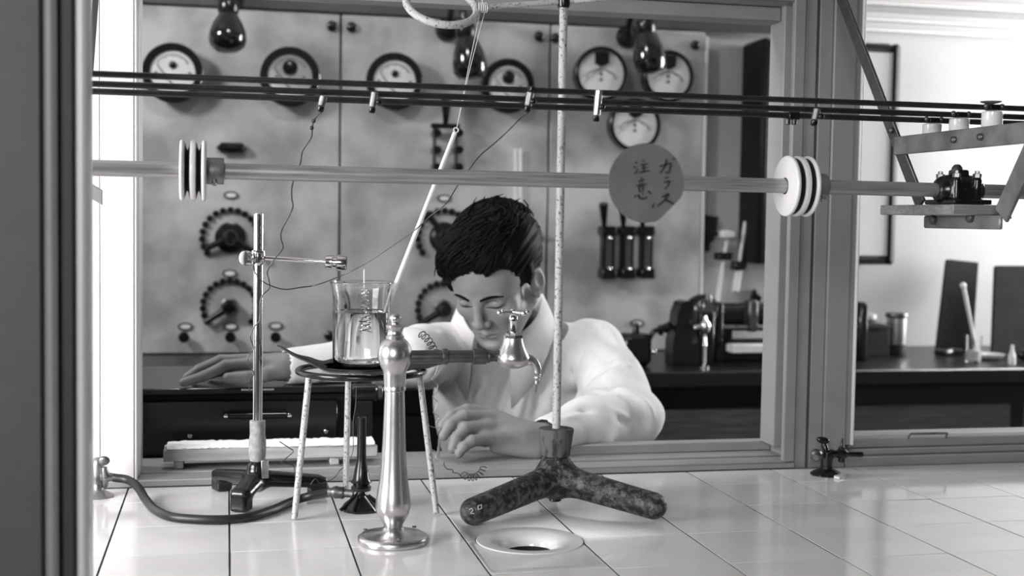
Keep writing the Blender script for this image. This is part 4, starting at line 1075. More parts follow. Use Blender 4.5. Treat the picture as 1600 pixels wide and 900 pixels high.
# hanger of flat bars
hg = thing('shaft_hanger', 'dark flat bar hanger with cross bar carrying shaft bearing and rods at the right', 'bracket', (BX, .07, .99))
def hb(px, py): return at(px, py, X=BX)
def flat(A, B, wdt, th, m, name='bar'):
    A, B = Vector(A), Vector(B); d = (B - A).normalized(); n_ = Vector((1, 0, 0)); s_ = d.cross(n_).normalized()
    return MB().obox((A + B) / 2, ((B - A).length / 2, wdt / 2, th / 2), [d, s_, n_], .0008).build(name, m, hg)
lt, lb = hb(1316, 0), hb(1440, 322)
dl = (lt - lb).normalized(); lt2 = lb + dl * ((.998 - lb.z) / dl.z)
zs_ = on_shaft(1490).z
lb = lb + dl * ((zs_ - .0150 - lb.z) / dl.z)
flat(lt2, lb, .018, .004, M['dark_steel'], 'far_leg')
rt_, rbm = hb(1609, 240), hb(1565, 337)
dr_ = (rt_ - rbm).normalized(); rt2 = rbm + dr_ * ((.998 - rbm.z) / dr_.z)
flat(rt2, rbm, .024, .004, M['zinc'], 'near_leg')
A, B = hb(1408, 228), hb(1640, 204)
B = A + (B - A) * 1.0; B.z = A.z
MB().box((BX - .0062, B.y, A.z - .0105), (BX - .0022, A.y + .006, A.z + .0105), .0008).build('cross_bar', M['zinc'], hg)
MB().box((BX - .0062, B.y, A.z + .0085), (BX + .020, A.y + .006, A.z + .0106), .0008).build('cross_bar_flange', M['zinc'], hg)
pa, pb = hb(1452, 348), hb(1562, 348)
MB().box((BX - .004, pb.y - .006, pb.z - .007), (BX + .0005, pa.y + .006, pb.z + .007), .0015).build('foot_plate', M['zinc'], hg)
MB().box((BX + .0006, pb.y + .012, pb.z + .004), (BX + .022, pa.y + .004, pb.z + .0068), .0008).build('foot_flange', M['zinc'], hg)
for px, py in ((1465, 345), (1523, 342)):
    c = hb(px, py); MB().lathe([(.0052, 0), (.0052, .003), (.004, .0045), (0, .005)], (BX - .0041, c.y, c.z + .001), (-1, -.2, 0), 12).build('bolt_head', M['dark_steel'], hg)
for px, py, bx_ in ((1396, 204, .0021), (1500, 211, .0063), (1542, 206, .0063)):
    c = hb(px, py); MB().lathe([(.0038, 0), (.0038, .003), (.0026, .0042), (0, .0046)], (BX - bx_, c.y, c.z if bx_ < .003 else A.z), (-1, -.3, 0), 12).build('bolt_head', M['dark_steel'], hg)
# wooden block and pillow block bearing
zb_ = pb.z + .0075; zs = on_shaft(1490).z
wb = thing('bearing_block', 'wooden board carrying the black oily shaft bearing on the hanger', 'bearing', (BX, .07, zb_))
ya, yb = hb(1412, 328).y, hb(1530, 328).y
MB().box((BX - .030, yb, zb_), (BX + .03, ya, zs - .0155), .001).build('board', M['oak'], wb)
MB().obox((BX, SY, zs - .0125), (.022, .030, .0025), None, .001).build('base', M['black'], wb)
pr = [cap((BX - .013, SY, zs), (BX + .013, SY, zs), .0165, .0165, .004), rbox((BX, SY, zs - .006), (.012, .020, .006), None, .002, .004), rbox((BX, SY, zs + .014), (.008, .008, .008), None, .002, .004), cap((BX - .012, SY - .016, zs - .008), (BX - .012, SY - .016, zs + .010), .0055, .005, .003), cap((BX + .012, SY - .016, zs - .008), (BX + .012, SY - .016, zs + .010), .0055, .005, .003), cap((BX - .012, SY + .016, zs - .008), (BX - .012, SY + .016, zs + .010), .0055, .005, .003), cap((BX, SY, zs), (sdir.x * .04 + BX, SY, zs), .002, .002, .001)]
pr.append(cap((BX - .05, SY, zs), (BX + .05, SY, zs), 12.4 * ks, None, .001, 's'))
solid('bearing', pr, .0017, M['black'], wb)
MB().lathe([(.006, 0), (.0065, .004), (.0055, .008), (.003, .011), (0, .0115)], (BX - .002, SY, zs + .0165), n=16).build('oil_cup', M['dark_steel'], wb)
for dx, dy in ((-.012, -.016), (.012, -.016), (-.012, .016), (.012, .016)):
    MB().lathe([(.0045, 0), (.0045, .004), (.0025, .0045), (.0025, .007), (0, .0075)], (BX + dx, SY + dy, zs + .0135), n=6).build('nut', M['steel'], wb)

# three bus rods on porcelain insulators
ry = [hb(1541, 174).y, hb(1490, 183).y, hb(1448, 191).y]
rodpx = [((60, 119.5), (1640, 179.5)), ((60, 131.5), (1640, 187.5)), ((60, 137.5), (1640, 194.5))]
zi = A.z + .0107
rods = []
lab = ('uppermost of the three thin dark rods across the hood', 'middle one of the three thin dark rods across the hood', 'lowest of the three thin dark rods across the hood')
for i, ((p, q_), y_) in enumerate(zip(rodpx, ry)):
    A_, B_ = at(*p, Y=y_), at(*q_, Y=y_); zc = (A_.z + B_.z) / 2
    A_.z = B_.z = [.4578, .4548, .4528][i]
    rods.append((A_, B_)); kk = mpp((A_ + B_) / 2)
    r_ = MB().cyl(A_, B_, 4.7 * kk, n=18).build('bus_rod', M['rod'], base=(A_ + B_) / 2); tag(r_, lab[i], 'rod', 'thin dark rods')
    t = thing('insulator', ('white porcelain insulator nearest the right edge, under the upper rod', 'white porcelain insulator in the middle of the three on the hanger bar', 'white porcelain insulator farthest back, left one on the hanger bar')[i], 'insulator', (BX + .006, y_, zi), 'porcelain insulators on the hanger bar')
    zr = A_.z - .004
    MB().lathe([(.0098, 0), (.0106, .0015), (.0106, zr - zi - .001), (.0092, zr - zi)], (BX + .007, y_, zi), n=28).build('body', M['porcelain'], t)
    MB().obox((BX + .007, y_, A_.z), (.006, .0055, .0030), None, .001).build('clip', M['black'], t)
    for s in (-1, 1): MB().sphere((BX + .007 + s * .009, y_ - .003, A_.z + .001), .0030, 12, 8).build('clip_screw', M['dark_steel'], t)
ut = MB().lathe([(.004, 0), (.010, .0015), (.011, .0025), (0, .0035)], (BX + .005, ry[0], .4615), n=24).build('rain_cap', M['zinc'], base=(BX + .005, ry[0], .462)); tag(ut, 'small flat metal cap on the rod above the nearest insulator', 'cap')

# brass clip terminals on the rods
def rod_at(i, px):
    A_, B_ = rods[i]; t = (at(px, 150, Y=A_.y).x - A_.x) / (B_.x - A_.x); return A_.lerp(B_, t)
def clip(px, i, y0, y1, label, cap_up=False, side=None, mt='steel'):
    c = rod_at(i, px); kk = mpp(c); t = thing('rod_terminal', label, 'terminal', c, 'terminals clipped to the rods')
    a, b = at(px + 2, y0, Y=c.y - .004), at(px - 2, y1, Y=c.y - .004)
    MB().cyl(a, b, 6.2 * kk, 5.8 * kk, 18, .0008).build('sleeve', M[mt], t)
    MB().cyl(b + (b - a).normalized() * .0003, b + (b - a).normalized() * (9 * kk), 5.6 * kk, 5 * kk, 16, .0008).build('screw', M['black'], t)
    if cap_up: MB().cyl(a - (b - a).normalized() * .0003, a - (b - a).normalized() * (9 * kk), 6.8 * kk, n=16, ch=.001).build('head', M['black'], t)
    if side: s_ = at(px + side, (y0 * .35 + y1 * .65), Y=c.y - .008); MB().sphere(s_, 5 * kk, 14, 10).build('side_screw', M['black'], t)
    return at(px - 2, y1 + 10, Y=c.y - .004)
e1 = clip(504, 1, 150, 166, 'small rod terminal with the hanging left wire')
clip(584, 1, 144, 168, 'bright rod terminal between the two wired terminals, below a meter rim', side=8)
e2 = clip(827, 0, 144, 166, 'bright rod terminal with dark head holding the slanting wire', True, 6)
clip(934, 0, 141, 181, 'bright white rod terminal right of the tall stand rod', side=7, mt='nickel')
clip(1275, 1, 170, 188, 'narrow rod terminal in front of the grey post, right of the dark double one', side=8)
c = rod_at(2, 1238); t = thing('rod_terminal', 'dark double ended terminal under the rods at the edge of the grey post', 'terminal', c, 'terminals clipped to the rods'); kk = mpp(c)
a = at(1240, 181, Y=c.y); MB().obox(a, (9 * kk, .004, 6 * kk), None, .001).build('block', M['black'], t)
for px in (1231, 1241): p_ = at(px, 186, Y=c.y); MB().cyl(p_, p_ + Vector((0, 0, -9 * kk)), 4.2 * kk, n=14, ch=.0006).build('screw', M['dark_steel'], t)

# left hanger sliver and stay
t = thing('shaft_hanger', 'grey hanger bar at the upper left edge beside the white board', 'bracket', at(142, 60, Y=.13))
MB().tube([at(150, -60, Y=.16), at(137, 116, Y=.16)], .0052, 4).build('bar', M['grey_paint'], t)
a, b = at(120, 285, Y=.16), at(160, 309, Y=.16)
MB().obox((a + b) / 2, ((b - a).length / 2, .002, .0075), [b - a, (0, 1, 0), (0, 0, 1)], .0006).build('stay', M['grey_paint'], t)

# ---------------------------------------------------------------- wires
def wire(name, pts, r, label, m='wire', n=6):
    o = MB().tube(spline(pts, 7), r, 6).build(name, M[m], base=pts[-1]); return tag(o, label, 'wire')
wp_ = lambda L, Y: [at(x, y, Y=Y) for x, y in L]
P1 = [e1] + [at(x, y, Y=.1 + .16 * i / 14) for i, (x, y) in enumerate(((497, 180), (490, 189), (488, 202), (486, 216), (473, 236), (469, 256), (457, 288), (456, 310), (457, 326), (441, 358), (439, 372), (442, 388), (428, 406), (418, 424)))]
P1 += wp_(((420, 436), (421, 450), (410, 462), (406, 478), (406, 500), (398, 510), (391, 526), (396, 544), (388, 556), (387, 570), (397, 583), (390, 594), (390, 612)), .318)
wire('hanging_wire', P1, .0007, 'thin dark wire hanging from the left terminal down along the steel stand')
MB_ = MB(); 
for x, y in ((490, 189), (487, 200)): MB_.sphere(at(x, y, Y=.12), .0022, 10, 8)
tag(MB_.build('wire_knot', M['wire'], base=at(488, 196, Y=.12)), 'small dark splice in the wire under the left terminal', 'splice')
P2 = [e2] + [at(x, y, Y=.08 + .2 * i / 12) for i, (x, y) in enumerate(((812, 186), (790, 208), (770, 226), (750, 243), (735, 262), (715, 290), (697, 318), (672, 338), (650, 358), (610, 386), (570, 412), (530, 432)))]
P2 += wp_(((495, 445), (470, 449), (444, 452), (420, 445), (406, 436), (398, 424), (396, 412)), .312)
wire('slanting_wire', P2, .0007, 'thin dark wire slanting from the right terminal across the bent man to the boss clamp')
# curled wires round the tripod
P = wp_(((437, 690), (452, 700), (458, 706), (443, 719), (441, 722), (456, 726), (460, 732), (461, 744)), .30)
wire('loose_wire', P, .0006, 'short loose dark wire end right of the steel stand sleeve')
P = wp_(((485, 757), (493, 748), (500, 755), (512, 752), (524, 745), (530, 736), (537, 730)), .285)
wire('loose_wire', P, .0005, 'short thin wire at the burner hose end')
P = wp_(((551, 597), (556, 601), (556, 630), (552, 660), (552, 700), (548, 715)), .35)
wire('thin_wire', P, .0005, 'thin straight wire hanging beside the rear tripod leg')
def coil(pts, turns, r0, r, name, label):
    sp_ = spline(pts, 14); n_ = len(sp_); out = []
    N_ = turns * 14
    for i in range(N_ + 1):
        t_ = i / N_ * (n_ - 1); j = min(int(t_), n_ - 2); c_ = sp_[j].lerp(sp_[j + 1], t_ - j); d_ = (sp_[j + 1] - sp_[j]).normalized()
        _, u_, v_ = basis((d_ + Vector((.0, .45, .0))).normalized()); a_ = 2 * math.pi * i / 14
        out.append(c_ + (u_ * math.cos(a_) + v_ * math.sin(a_)) * r0)
    return tag(MB().tube(out, r, 6).build(name, M['wire'], base=out[0]), label, 'wire')
coil(wp_(((656, 521), (664, 526), (671, 534), (676, 543), (682, 552)), .42), 6, .0046, .0008, 'curled_wire', 'tight dark wire curl above the tap arm before the man\'s shoulder')
coil(wp_(((722, 740), (730, 745), (738, 746), (745, 744), (752, 738), (756, 730)), .405), 8, .0042, .0006, 'curled_wire', 'dark wire curl hanging in loops over the sill below the man\'s hand')
wire('thin_wire', wp_(((684, 556), (684, 572), (680, 585), (675, 593), (684, 601), (681, 613), (676, 620), (683, 628), (680, 640), (677, 645), (686, 652), (681, 660), (680, 668), (668, 665), (666, 675), (671, 690), (670, 700), (681, 706), (680, 718), (684, 721)), .43), .0005, 'kinked thin wire running down from the wire curl past the tripod leg', 'steel')
wire('thin_wire', wp_(((694, 722), (694, 727), (699, 733), (707, 734), (708, 738), (716, 740), (720, 744)), .405), .0006, 'wavy wire end leading to the loops over the sill')

# ---------------------------------------------------------------- paper disc with brush writing on the front glass
SGY = GY + .0008
sc_ = at(1010, 286, Y=SGY); kk = mpp(sc_)
outl = []
for i in range(64):
    a_ = 2 * math.pi * i / 64; x, y = 62 * math.cos(a_), 62 * math.sin(a_)
    if x > 0 and y < 0 and (x * .70 - y * .71) > 56: 
        s_ = 56 / (x * .70 - y * .71); x *= s_; y *= s_
    outl.append(sc_ + Vector((x * kk, 0, y * kk)))
sgn = thing('paper_disc', 'round grey paper notice with brush characters stuck on the front glass', 'sign', sc_)
MB().prism(outl, (0, .0011, 0)).build('sheet', M['paper'], sgn)
def stroke(L, w0, w1=None):
    """brush stroke: a flat ribbon that swells and tapers"""
    Pn = [at(850 + x / 4, 200 + y / 4, Y=SGY - .0001) for x, y in L]; sp_ = spline(Pn, 5); n_ = len(sp_); w1 = w0 * .5 if w1 is None else w1
    m_ = MB(); V = []
    for i, p_ in enumerate(sp_):
        d_ = (sp_[min(i + 1, n_ - 1)] - sp_[max(i - 1, 0)]).normalized(); s_ = Vector((-d_.z, 0, d_.x))
        t_ = i / (n_ - 1); w_ = (w0 + (w1 - w0) * t_) * (.55 + .45 * min(1, 6 * t_)) * kk
        V += [p_ + s_ * w_, p_ - s_ * w_]
    F_ = [(2 * i, 2 * i + 1, 2 * i + 3, 2 * i + 2) for i in range(n_ - 1)]
    nv = len(V); V2 = V + [v + Vector((0, -.0003, 0)) for v in V]
    F_ += [tuple(j + nv for j in reversed(f_)) for f_ in F_]
    return V2, F_
def glyph(strokes):
    m_ = MB()
    for L, w in strokes: m_.add(*stroke(L, w))
    m_.build('character', M['ink'], sgn)
# GA RA SU
glyph([([(722, 240), (750, 232), (795, 218)], 1.7), ([(792, 220), (788, 250), (776, 280), (758, 276)], 1.8), ([(765, 192), (760, 225), (745, 255), (722, 282)], 1.7), ([(800, 192), (808, 202)], 1.3), ([(812, 184), (820, 194)], 1.3)])
glyph([([(754, 314), (768, 310), (778, 306)], 1.5), ([(746, 340), (765, 336), (784, 332), (778, 350), (766, 368), (752, 382)], 1.6)])
glyph([([(735, 432), (755, 424), (778, 412), (765, 435), (740, 462), (715, 482), (708, 492)], 1.8), ([(755, 446), (785, 462), (812, 476)], 2.2), ([(676, 500), (682, 482), (690, 470)], 1.5)])
# CHU I
glyph([([(568, 212), (580, 222)], 1.7), ([(560, 240), (575, 250)], 1.7), ([(566, 288), (576, 272), (586, 256)], 1.5), ([(614, 202), (626, 212)], 1.5), ([(600, 232), (625, 228), (648, 222)], 1.4), ([(604, 252), (625, 249), (644, 246)], 1.3), ([(594, 278), (625, 272), (658, 266)], 1.7), ([(622, 226), (622, 250), (622, 272)], 1.5)])
glyph([([(604, 308), (612, 320)], 1.5), ([(588, 334), (606, 328), (626, 322)], 1.4), ([(596, 340), (600, 352)], 1.2), ([(616, 336), (612, 350)], 1.2), ([(576, 362), (608, 356), (642, 350)], 1.6), ([(592, 368), (592, 386), (594, 400)], 1.4), ([(592, 368), (620, 364), (620, 382), (618, 398)], 1.4), ([(594, 383), (617, 380)], 1.0), ([(594, 399), (618, 396)], 1.1), ([(572, 418), (566, 436)], 1.6), ([(590, 412), (594, 432), (612, 442), (636, 438), (638, 426)], 2.0), ([(612, 408), (620, 418)], 1.5), ([(650, 394), (668, 414)], 1.9)])
# ---------------------------------------------------------------- the man
def V3(p): return np.array(p, float)
HY = .72                                    # depth of the head
HC = V3(at(775, 433, Y=HY))                 # middle of the head, between the ears
AZ, PT, RO = R(38), R(35), R(0)
MS = .80                                    # the man's scale: the bench tiles are six inch tiles drawn at 0.12
fwd = V3((-math.sin(AZ) * math.cos(PT), -math.cos(AZ) * math.cos(PT), -math.sin(PT)))
upv = V3((-math.sin(AZ) * math.sin(PT), -math.cos(AZ) * math.sin(PT), math.cos(PT)))
lft = np.cross(-fwd, upv)                   # the man's left, right in the picture
upv, lft = upv * math.cos(RO) + lft * math.sin(RO), lft * math.cos(RO) - upv * math.sin(RO)
HM = np.stack([lft, -fwd, upv], 1)          # columns: left, back, up
def hl(x, y, z): return HC + HM @ V3((x, y, z)) * MS
_cap, _ell, _rbox = cap, ell, rbox
def cap(a, b, ra, rb=None, k=.01, op='u'): return _cap(a, b, ra * MS, None if rb is None else rb * MS, k * MS, op)
def ell(c, r, rot=None, k=.01, op='u'): return _ell(c, V3(r) * MS, rot, k * MS, op)
def rbox(c, h, rot=None, rd=.005, k=.01, op='u'): return _rbox(c, V3(h) * MS, rot, rd * MS, k * MS, op)
HR = HM.T                                   # rows: local axes
def rot_local(ax, deg):
    c, s = math.cos(R(deg)), math.sin(R(deg))
    m = {'x': [[1, 0, 0], [0, c, -s], [0, s, c]], 'y': [[c, 0, s], [0, 1, 0], [-s, 0, c]], 'z': [[c, -s, 0], [s, c, 0], [0, 0, 1]]}[ax]
    return np.array(m).T @ HR
# joints
NB = V3((.432, .842, .165))                 # base of the neck
SHL = V3((.592, .870, .120)); SHR = V3((.328, .865, .118))
ELL = V3(at(979, 666, Y=.655)); ELL[2] = .044
WRL = V3(at(848, 690, Y=.530)); WRL[2] = .036
ELR = V3((.262, .690, .130)); WRR = V3(at(444, 574, Y=.630)); WRR[2] = .1255
PEL = V3((.47, 1.02, -.34)); WAI = V3((.465, .985, -.17)); CHE = V3((.455, .905, .03))

head = [
    ell(hl(0, .012, .045), (.0745, .0945, .083), HR),
    ell(hl(0, .055, .020), (.060, .055, .070), HR, .03),
    ell(hl(0, -.040, .030), (.064, .052, .062), HR, .02),                    # forehead
    ell(hl(0, -.038, -.035), (.0585, .050, .062), HR, .02),                  # middle of the face
    ell(hl(0, -.050, -.072), (.040, .034, .038), HR, .02),                   # muzzle and chin
    cap(hl(.054, .004, -.052), hl(.022, -.066, -.094), .016, .015, .022), cap(hl(-.054, .004, -.052), hl(-.022, -.066, -.094), .016, .015, .022),
    ell(hl(0, -.079, -.099), (.019, .013, .013), HR, .014),                  # chin
    ell(hl(.042, -.060, -.026), (.020, .019, .016), HR, .018), ell(hl(-.042, -.060, -.026), (.020, .019, .016), HR, .018),
    cap(hl(.012, -.0835, .0165), hl(.040, -.0735, .0165), .0075, .0065, .012), cap(hl(-.012, -.0835, .0165), hl(-.040, -.0735, .0165), .0075, .0065, .012),
    # eye hollows, eyeballs with lowered lids
    ell(hl(.031, -.093, .0005), (.0165, .0135, .0095), HR, .010, 's'), ell(hl(-.031, -.093, .0005), (.0165, .0135, .0095), HR, .010, 's'),
    ell(hl(.0315, -.0715, .000), (.0155, .0140, .0110), HR, .004), ell(hl(-.0315, -.0715, .000), (.0155, .0140, .0110), HR, .004),
    # nose
    cap(hl(0, -.0875, .010), hl(0, -.1045, -.030), .0068, .0088, .010),
    ell(hl(0, -.1035, -.034), (.0105, .0095, .0085), HR, .006),
    ell(hl(.0125, -.0945, -.037), (.0068, .0085, .0068), HR, .006), ell(hl(-.0125, -.0945, -.037), (.0068, .0085, .0068), HR, .006),
    ell(hl(.0065, -.0985, -.0445), (.0028, .0040, .0025), HR, .002, 's'), ell(hl(-.0065, -.0985, -.0445), (.0028, .0040, .0025), HR, .002, 's'),
    # mouth
    cap(hl(-.0185, -.0815, -.0665), hl(0, -.0895, -.0635), .0036, .0052, .006), cap(hl(.0185, -.0815, -.0665), hl(0, -.0895, -.0635), .0036, .0052, .006),
    cap(hl(-.0145, -.0815, -.0735), hl(.0145, -.0815, -.0735), .0046, .0046, .006), ell(hl(0, -.0855, -.0735), (.011, .0062, .0052), HR, .005),
    cap(hl(-.0215, -.0835, -.0688), hl(0, -.0955, -.0690), .0013, .0014, .002, 's'), cap(hl(.0215, -.0835, -.0688), hl(0, -.0955, -.0690), .0013, .0014, .002, 's'),
    ell(hl(0, -.0905, -.0850), (.015, .0055, .0050), HR, .006, 's'),
    cap(hl(0, -.0965, -.0500), hl(0, -.0935, -.0575), .0016, .0018, .003, 's'),
]
for s in (1, -1):                           # ears
    head += [ell(hl(s * .0765, .012, -.016), (.0075, .0185, .0300), np.array(rot_local('z', s * -24)), .006),
             ell(hl(s * .0845, .010, -.010), (.0045, .0105, .0180), np.array(rot_local('z', s * -24)), .003, 's'),
             cap(hl(s * .0800, .024, .006), hl(s * .0805, .028, -.022), .0032, .003, .003), cap(hl(s * .0800, .024, .006), hl(s * .0780, .006, .0125), .0032, .003, .003),
             ell(hl(s * .0745, .003, -.039), (.0055, .0075, .0085), HR, .004)]
skin = head + [
    cap(hl(0, .030, -.045), NB, .050, .056, .02),
    cap(hl(.012, -.01, -.07), NB + V3((-.02, -.035, -.02)), .030, .035, .02),
    ell(CHE + V3((0, 0, 0)), (.140, .085, .17), None, .03),
    cap(NB, SHL + V3((0, 0, -.01)), .045, .045, .03), cap(NB, SHR + V3((0, 0, -.01)), .045, .045, .03),
    cap(CHE, WAI, .11, .105, .04), cap(WAI + V3((-.05, 0, 0)), PEL + V3((-.06, 0, 0)), .085, .095, .04), cap(WAI + V3((.05, 0, 0)), PEL + V3((.06, 0, 0)), .085, .095, .04),
    cap(SHL, ELL, .046, .038, .02), cap(ELL, ELL + (WRL - ELL) * .35, .036, .039, .012), cap(ELL + (WRL - ELL) * .35, WRL, .038, .0225, .012),
    cap(SHR, ELR, .046, .038, .02), cap(ELR, ELR + (WRR - ELR) * .35, .036, .038, .012), cap(ELR + (WRR - ELR) * .35, WRR, .037, .0215, .012),
]
for s in (-1, 1):                           # legs, seated
    hp = PEL + V3((s * .07, -.02, -.02)); kn = V3((.47 + s * .10, .73, -.33)); an = V3((.47 + s * .11, .80, -.645))
    skin += [cap(hp, kn, .078, .058, .03), cap(kn, an, .054, .038, .02), cap(an, an + V3((0, -.02, -.02)), .036, .036, .02), cap(an + V3((0, .03, -.035)), an + V3((s * .02, -.15, -.04)), .024, .020, .015)]
# left hand (right in the picture): fingers curl down over a small part on the sill
def fp(px, py, Y): return V3(at(px, py, Y=Y))
hand = []
fing_l = [  # mcp, pip, dip, tip
    ([(765, 645, .566), (729, 641, .553), (705, 650, .541), (691, 665, .534)], 0.0110),
    ([(768, 654, .549), (726, 650, .532), (704, 664, .522), (693, 681, .517)], 0.0114),
    ([(765, 667, .531), (727, 669, .514), (713, 685, .507), (707, 701, .504)], 0.0110),
    ([(762, 685, .513), (738, 689, .500), (725, 698, .496), (717, 709, .494)], 0.0099)]
for L, r in fing_l:
    P = [fp(*q) for q in L]
    hand += [cap(WRL + (P[0] - WRL) * .25, P[0], .0135, .0112, .012), cap(P[0], P[1], r + .0008, r, .005), cap(P[1], P[2], r * .97, r * .88, .003), cap(P[2], P[3], r * .88, r * .74, .003)]
P = [WRL + V3((-.02, .015, -.004)), fp(800, 682, .572), fp(758, 688, .585), fp(722, 688, .570)]
hand += [cap(P[0], P[1], .015, .014, .012), cap(P[1], P[2], .0125, .0110, .006), cap(P[2], P[3], .0110, .0085, .004)]
pc = (WRL + fp(766, 665, .54)) / 2
hand += [ell(pc + V3((.004, .002, .0)), (.036, .030, .013), None, .014), cap(WRL + V3((-.012, -.014, -.016)), fp(775, 700, .520), .015, .010, .014), cap(WRL, WRL + V3((-.025, -.003, 0)), .0215, .018, .012)]
# right hand, resting on the instrument case, fingers stretched to the left
CTZ = .101
def fz(px, py, Y, z=None):
    p = fp(px, py, Y)
    if z is not None: p[2] = z
    return p
fing_r = [
    ([(398, 567, .622), (353, 571, .618), (318, 588, .612), (287, 600, .606)], 0.0098),
    ([(396, 562, .642), (345, 563, .645), (312, 577, .640), (292, 590, .636)], 0.0099),
    ([(400, 562, .662), (352, 566, .668), (322, 580, .664), (305, 589, .660)], 0.0094),
    ([(410, 566, .678), (372, 570, .690), (345, 581, .690), (330, 588, .688)], 0.0083)]
for L, r in fing_r:
    P = [fp(*q) for q in L]
    for q in P: q[2] = max(q[2], CTZ + r * .76)
    hand += [cap(WRR + (P[0] - WRR) * .3, P[0], .0145, .0112, .012), cap(P[0], P[1], r + .0012, r, .005), cap(P[1], P[2], r, r * .9, .003), cap(P[2], P[3], r * .9, r * .76, .003)]
P = [WRR + V3((-.008, -.010, -.006)), fp(412, 586, .606), fp(384, 590, .598), fp(356, 590, .594)]
for q, r in zip(P[1:], (.012, .0105, .009)): q[2] = max(q[2], CTZ + r * .8)
hand += [cap(P[0], P[1], .014, .0115, .010), cap(P[1], P[2], .0112, .0102, .004), cap(P[2], P[3], 0.0114, .0084, .003), cap(WRR, WRR + V3((-.03, .005, 0)), .0205, .018, .012)]
skin += hand
def detail(c):
    p = np.array(c); q = HR @ (p - HC)
    return (abs(q[0]) < .08 and q[1] < .036 and -.105 < q[2] < .056) or np.linalg.norm(p - fp(745, 670, .53)) < .075 or (p[0] < WRR[0] + .02)
man = solid('person', skin, .0030, M['skin'], base=(.47, .95, FLOORZ), fine=detail)
tag(man, 'young man in a white coat bowed over the sill, one arm stretched to the case', 'person')

# eyebrows, lowered lashes, lips
def on_face(x, y, z, lift=.0006):
    p = hl(x, y, z); ps = near(skin, p, .03)
    for _ in range(6):
        g = grad(ps, p[None])[0]; p = p - g * sdf(ps, p[None])[0]
    return Vector(p + grad(ps, p[None])[0] * lift)
br = MB()
for s in (1, -1):
    L = [on_face(s * x, y, z) for x, y, z in ((.0115, -.095, .0165), (.020, -.093, .0200), (.030, -.090, .0215), (.040, -.082, .0200), (.0475, -.074, .0150))]
    br.tube(spline(L, 5), [.0011 + .0012 * math.sin(math.pi * min(1, (i + 3) / 22)) for i in range(21)], 8)
br.build('eyebrows', M['hair'], man)
ls = MB()
for s in (1, -1):
    L = [on_face(s * x, y, z, .0003) for x, y, z in ((.0185, -.090, -.0040), (.025, -.090, -.0078), (.032, -.090, -.0088), (.039, -.085, -.0075), (.0465, -.078, -.0030))]
    ls.tube(spline(L, 5), [.0005 + .0007 * math.sin(math.pi * i / 20) for i in range(21)], 6)
    L = [on_face(s * x, y, z, .0000) for x, y, z in ((.020, -.090, .0062), (.026, -.090, .0083), (.033, -.088, .0086), (.041, -.082, .0062))]
    ls.tube(spline(L, 5), .0005, 6)
ls.build('eyelashes', M['hair'], man)
ml = MB().tube(spline([on_face(x, y, z, -.0002) for x, y, z in ((-.0205, -.086, -.0690), (-.010, -.093, -.0686), (0, -.096, -.0694), (.010, -.093, -.0686), (.0205, -.086, -.0690))], 5), [.0002 + .0006 * math.sin(math.pi * i / 20) for i in range(21)], 6)
ml.build('mouth_line', M['dark_paint'], man)

# hair: thick cap with a ragged fringe and a few standing strands
hair = [
    ell(hl(0, .016, .050), (.0835, .102, .0905), HR, .01), ell(hl(0, .060, .015), (.067, .060, .070), HR, .03),
    ell(hl(0, -.050, .078), (.064, .042, .038), HR, .02), ell(hl(.014, .026, .066), (.074, .080, .068), HR, .02), ell(hl(-.030, -.034, .074), (.048, .050, .042), HR, .02),
    cap(hl(-.073, -.036, .040), hl(-.069, -.048, .012), .017, .008, .016),
    cap(hl(-.050, -.062, .070), hl(-.060, -.064, .044), .020, .010, .014),
    cap(hl(.0735, -.006, .030), hl(.0735, -.010, -.012), .010, .005, .008), cap(hl(-.0735, -.006, .030), hl(-.0735, -.010, -.012), .010, .005, .008),
    ell(hl(0, -.116, .006), (.066, .066, .078), HR, .010, 's'),
    ell(hl(.054, -.080, .030), (.028, .036, .040), HR, .012, 's'),
    rbox(hl(0, -.06, -.085), (.12, .078, .075), HR, .004, .01, 's'), rbox(hl(0, .06, -.125), (.12, .12, .07), HR, .004, .02, 's'),
    ell(hl(.086, .010, -.020), (.020, .026, .034), HR, .006, 's'), ell(hl(-.086, .010, -.020), (.020, .026, .034), HR, .006, 's'),
]
def hairwarp(V, N):
    L = (V - HC) @ HM; out = V.copy()
    for i in range(len(V)):
        l = L[i]; a = math.atan2(l[0] + .03, l[2] + .05)
        n1 = noise.noise(Vector((a * 22, l[1] * 22, 0))) * .0026 + noise.noise(Vector((a * 55, l[1] * 40, 3))) * .0011
        out[i] = V[i] + N[i] * n1
    return out
hr = solid('hair', hair, .0024, M['hair'], man, warp=hairwarp)
st = MB(); rng = random.Random(5)
def surf(p, prims, it=5):
    ps = near(prims, p, .04)
    for _ in range(it): p = p - grad(ps, p[None])[0] * sdf(ps, p[None])[0]
    return p, grad(ps, p[None])[0]
for k_ in range(330):
    u, v = rng.uniform(-1, 1), rng.uniform(-1, 1)
    if k_ < 240: p = hl(u * .078, -.035 + v * .06, .12); flow = HM @ V3((-.75 + .5 * u, -.65, -.2))
    else: p = hl(u * .08, .045 + v * .05, .11); flow = HM @ V3((.3 * u, .6, .5))
    p, n_ = surf(p, hair)
    P_ = []; ln = rng.uniform(.020, .045) / 6
    for j in range(7):
        P_.append(Vector(p + n_ * (.0010 + .0007 * math.sin(j) + (.0016 * j if k_ % 29 == 0 else .0002 * j))))
        fl = flow - n_ * (flow @ n_); fl = fl / np.linalg.norm(fl); p, n_ = surf(p + fl * ln, hair, 2)
        flow = flow + V3((rng.uniform(-.2, .2), rng.uniform(-.2, .2), rng.uniform(-.2, .2)))
    st.tube(P_, [.0012, .0014, .0014, .0013, .0011, .0008, .0003], 5)
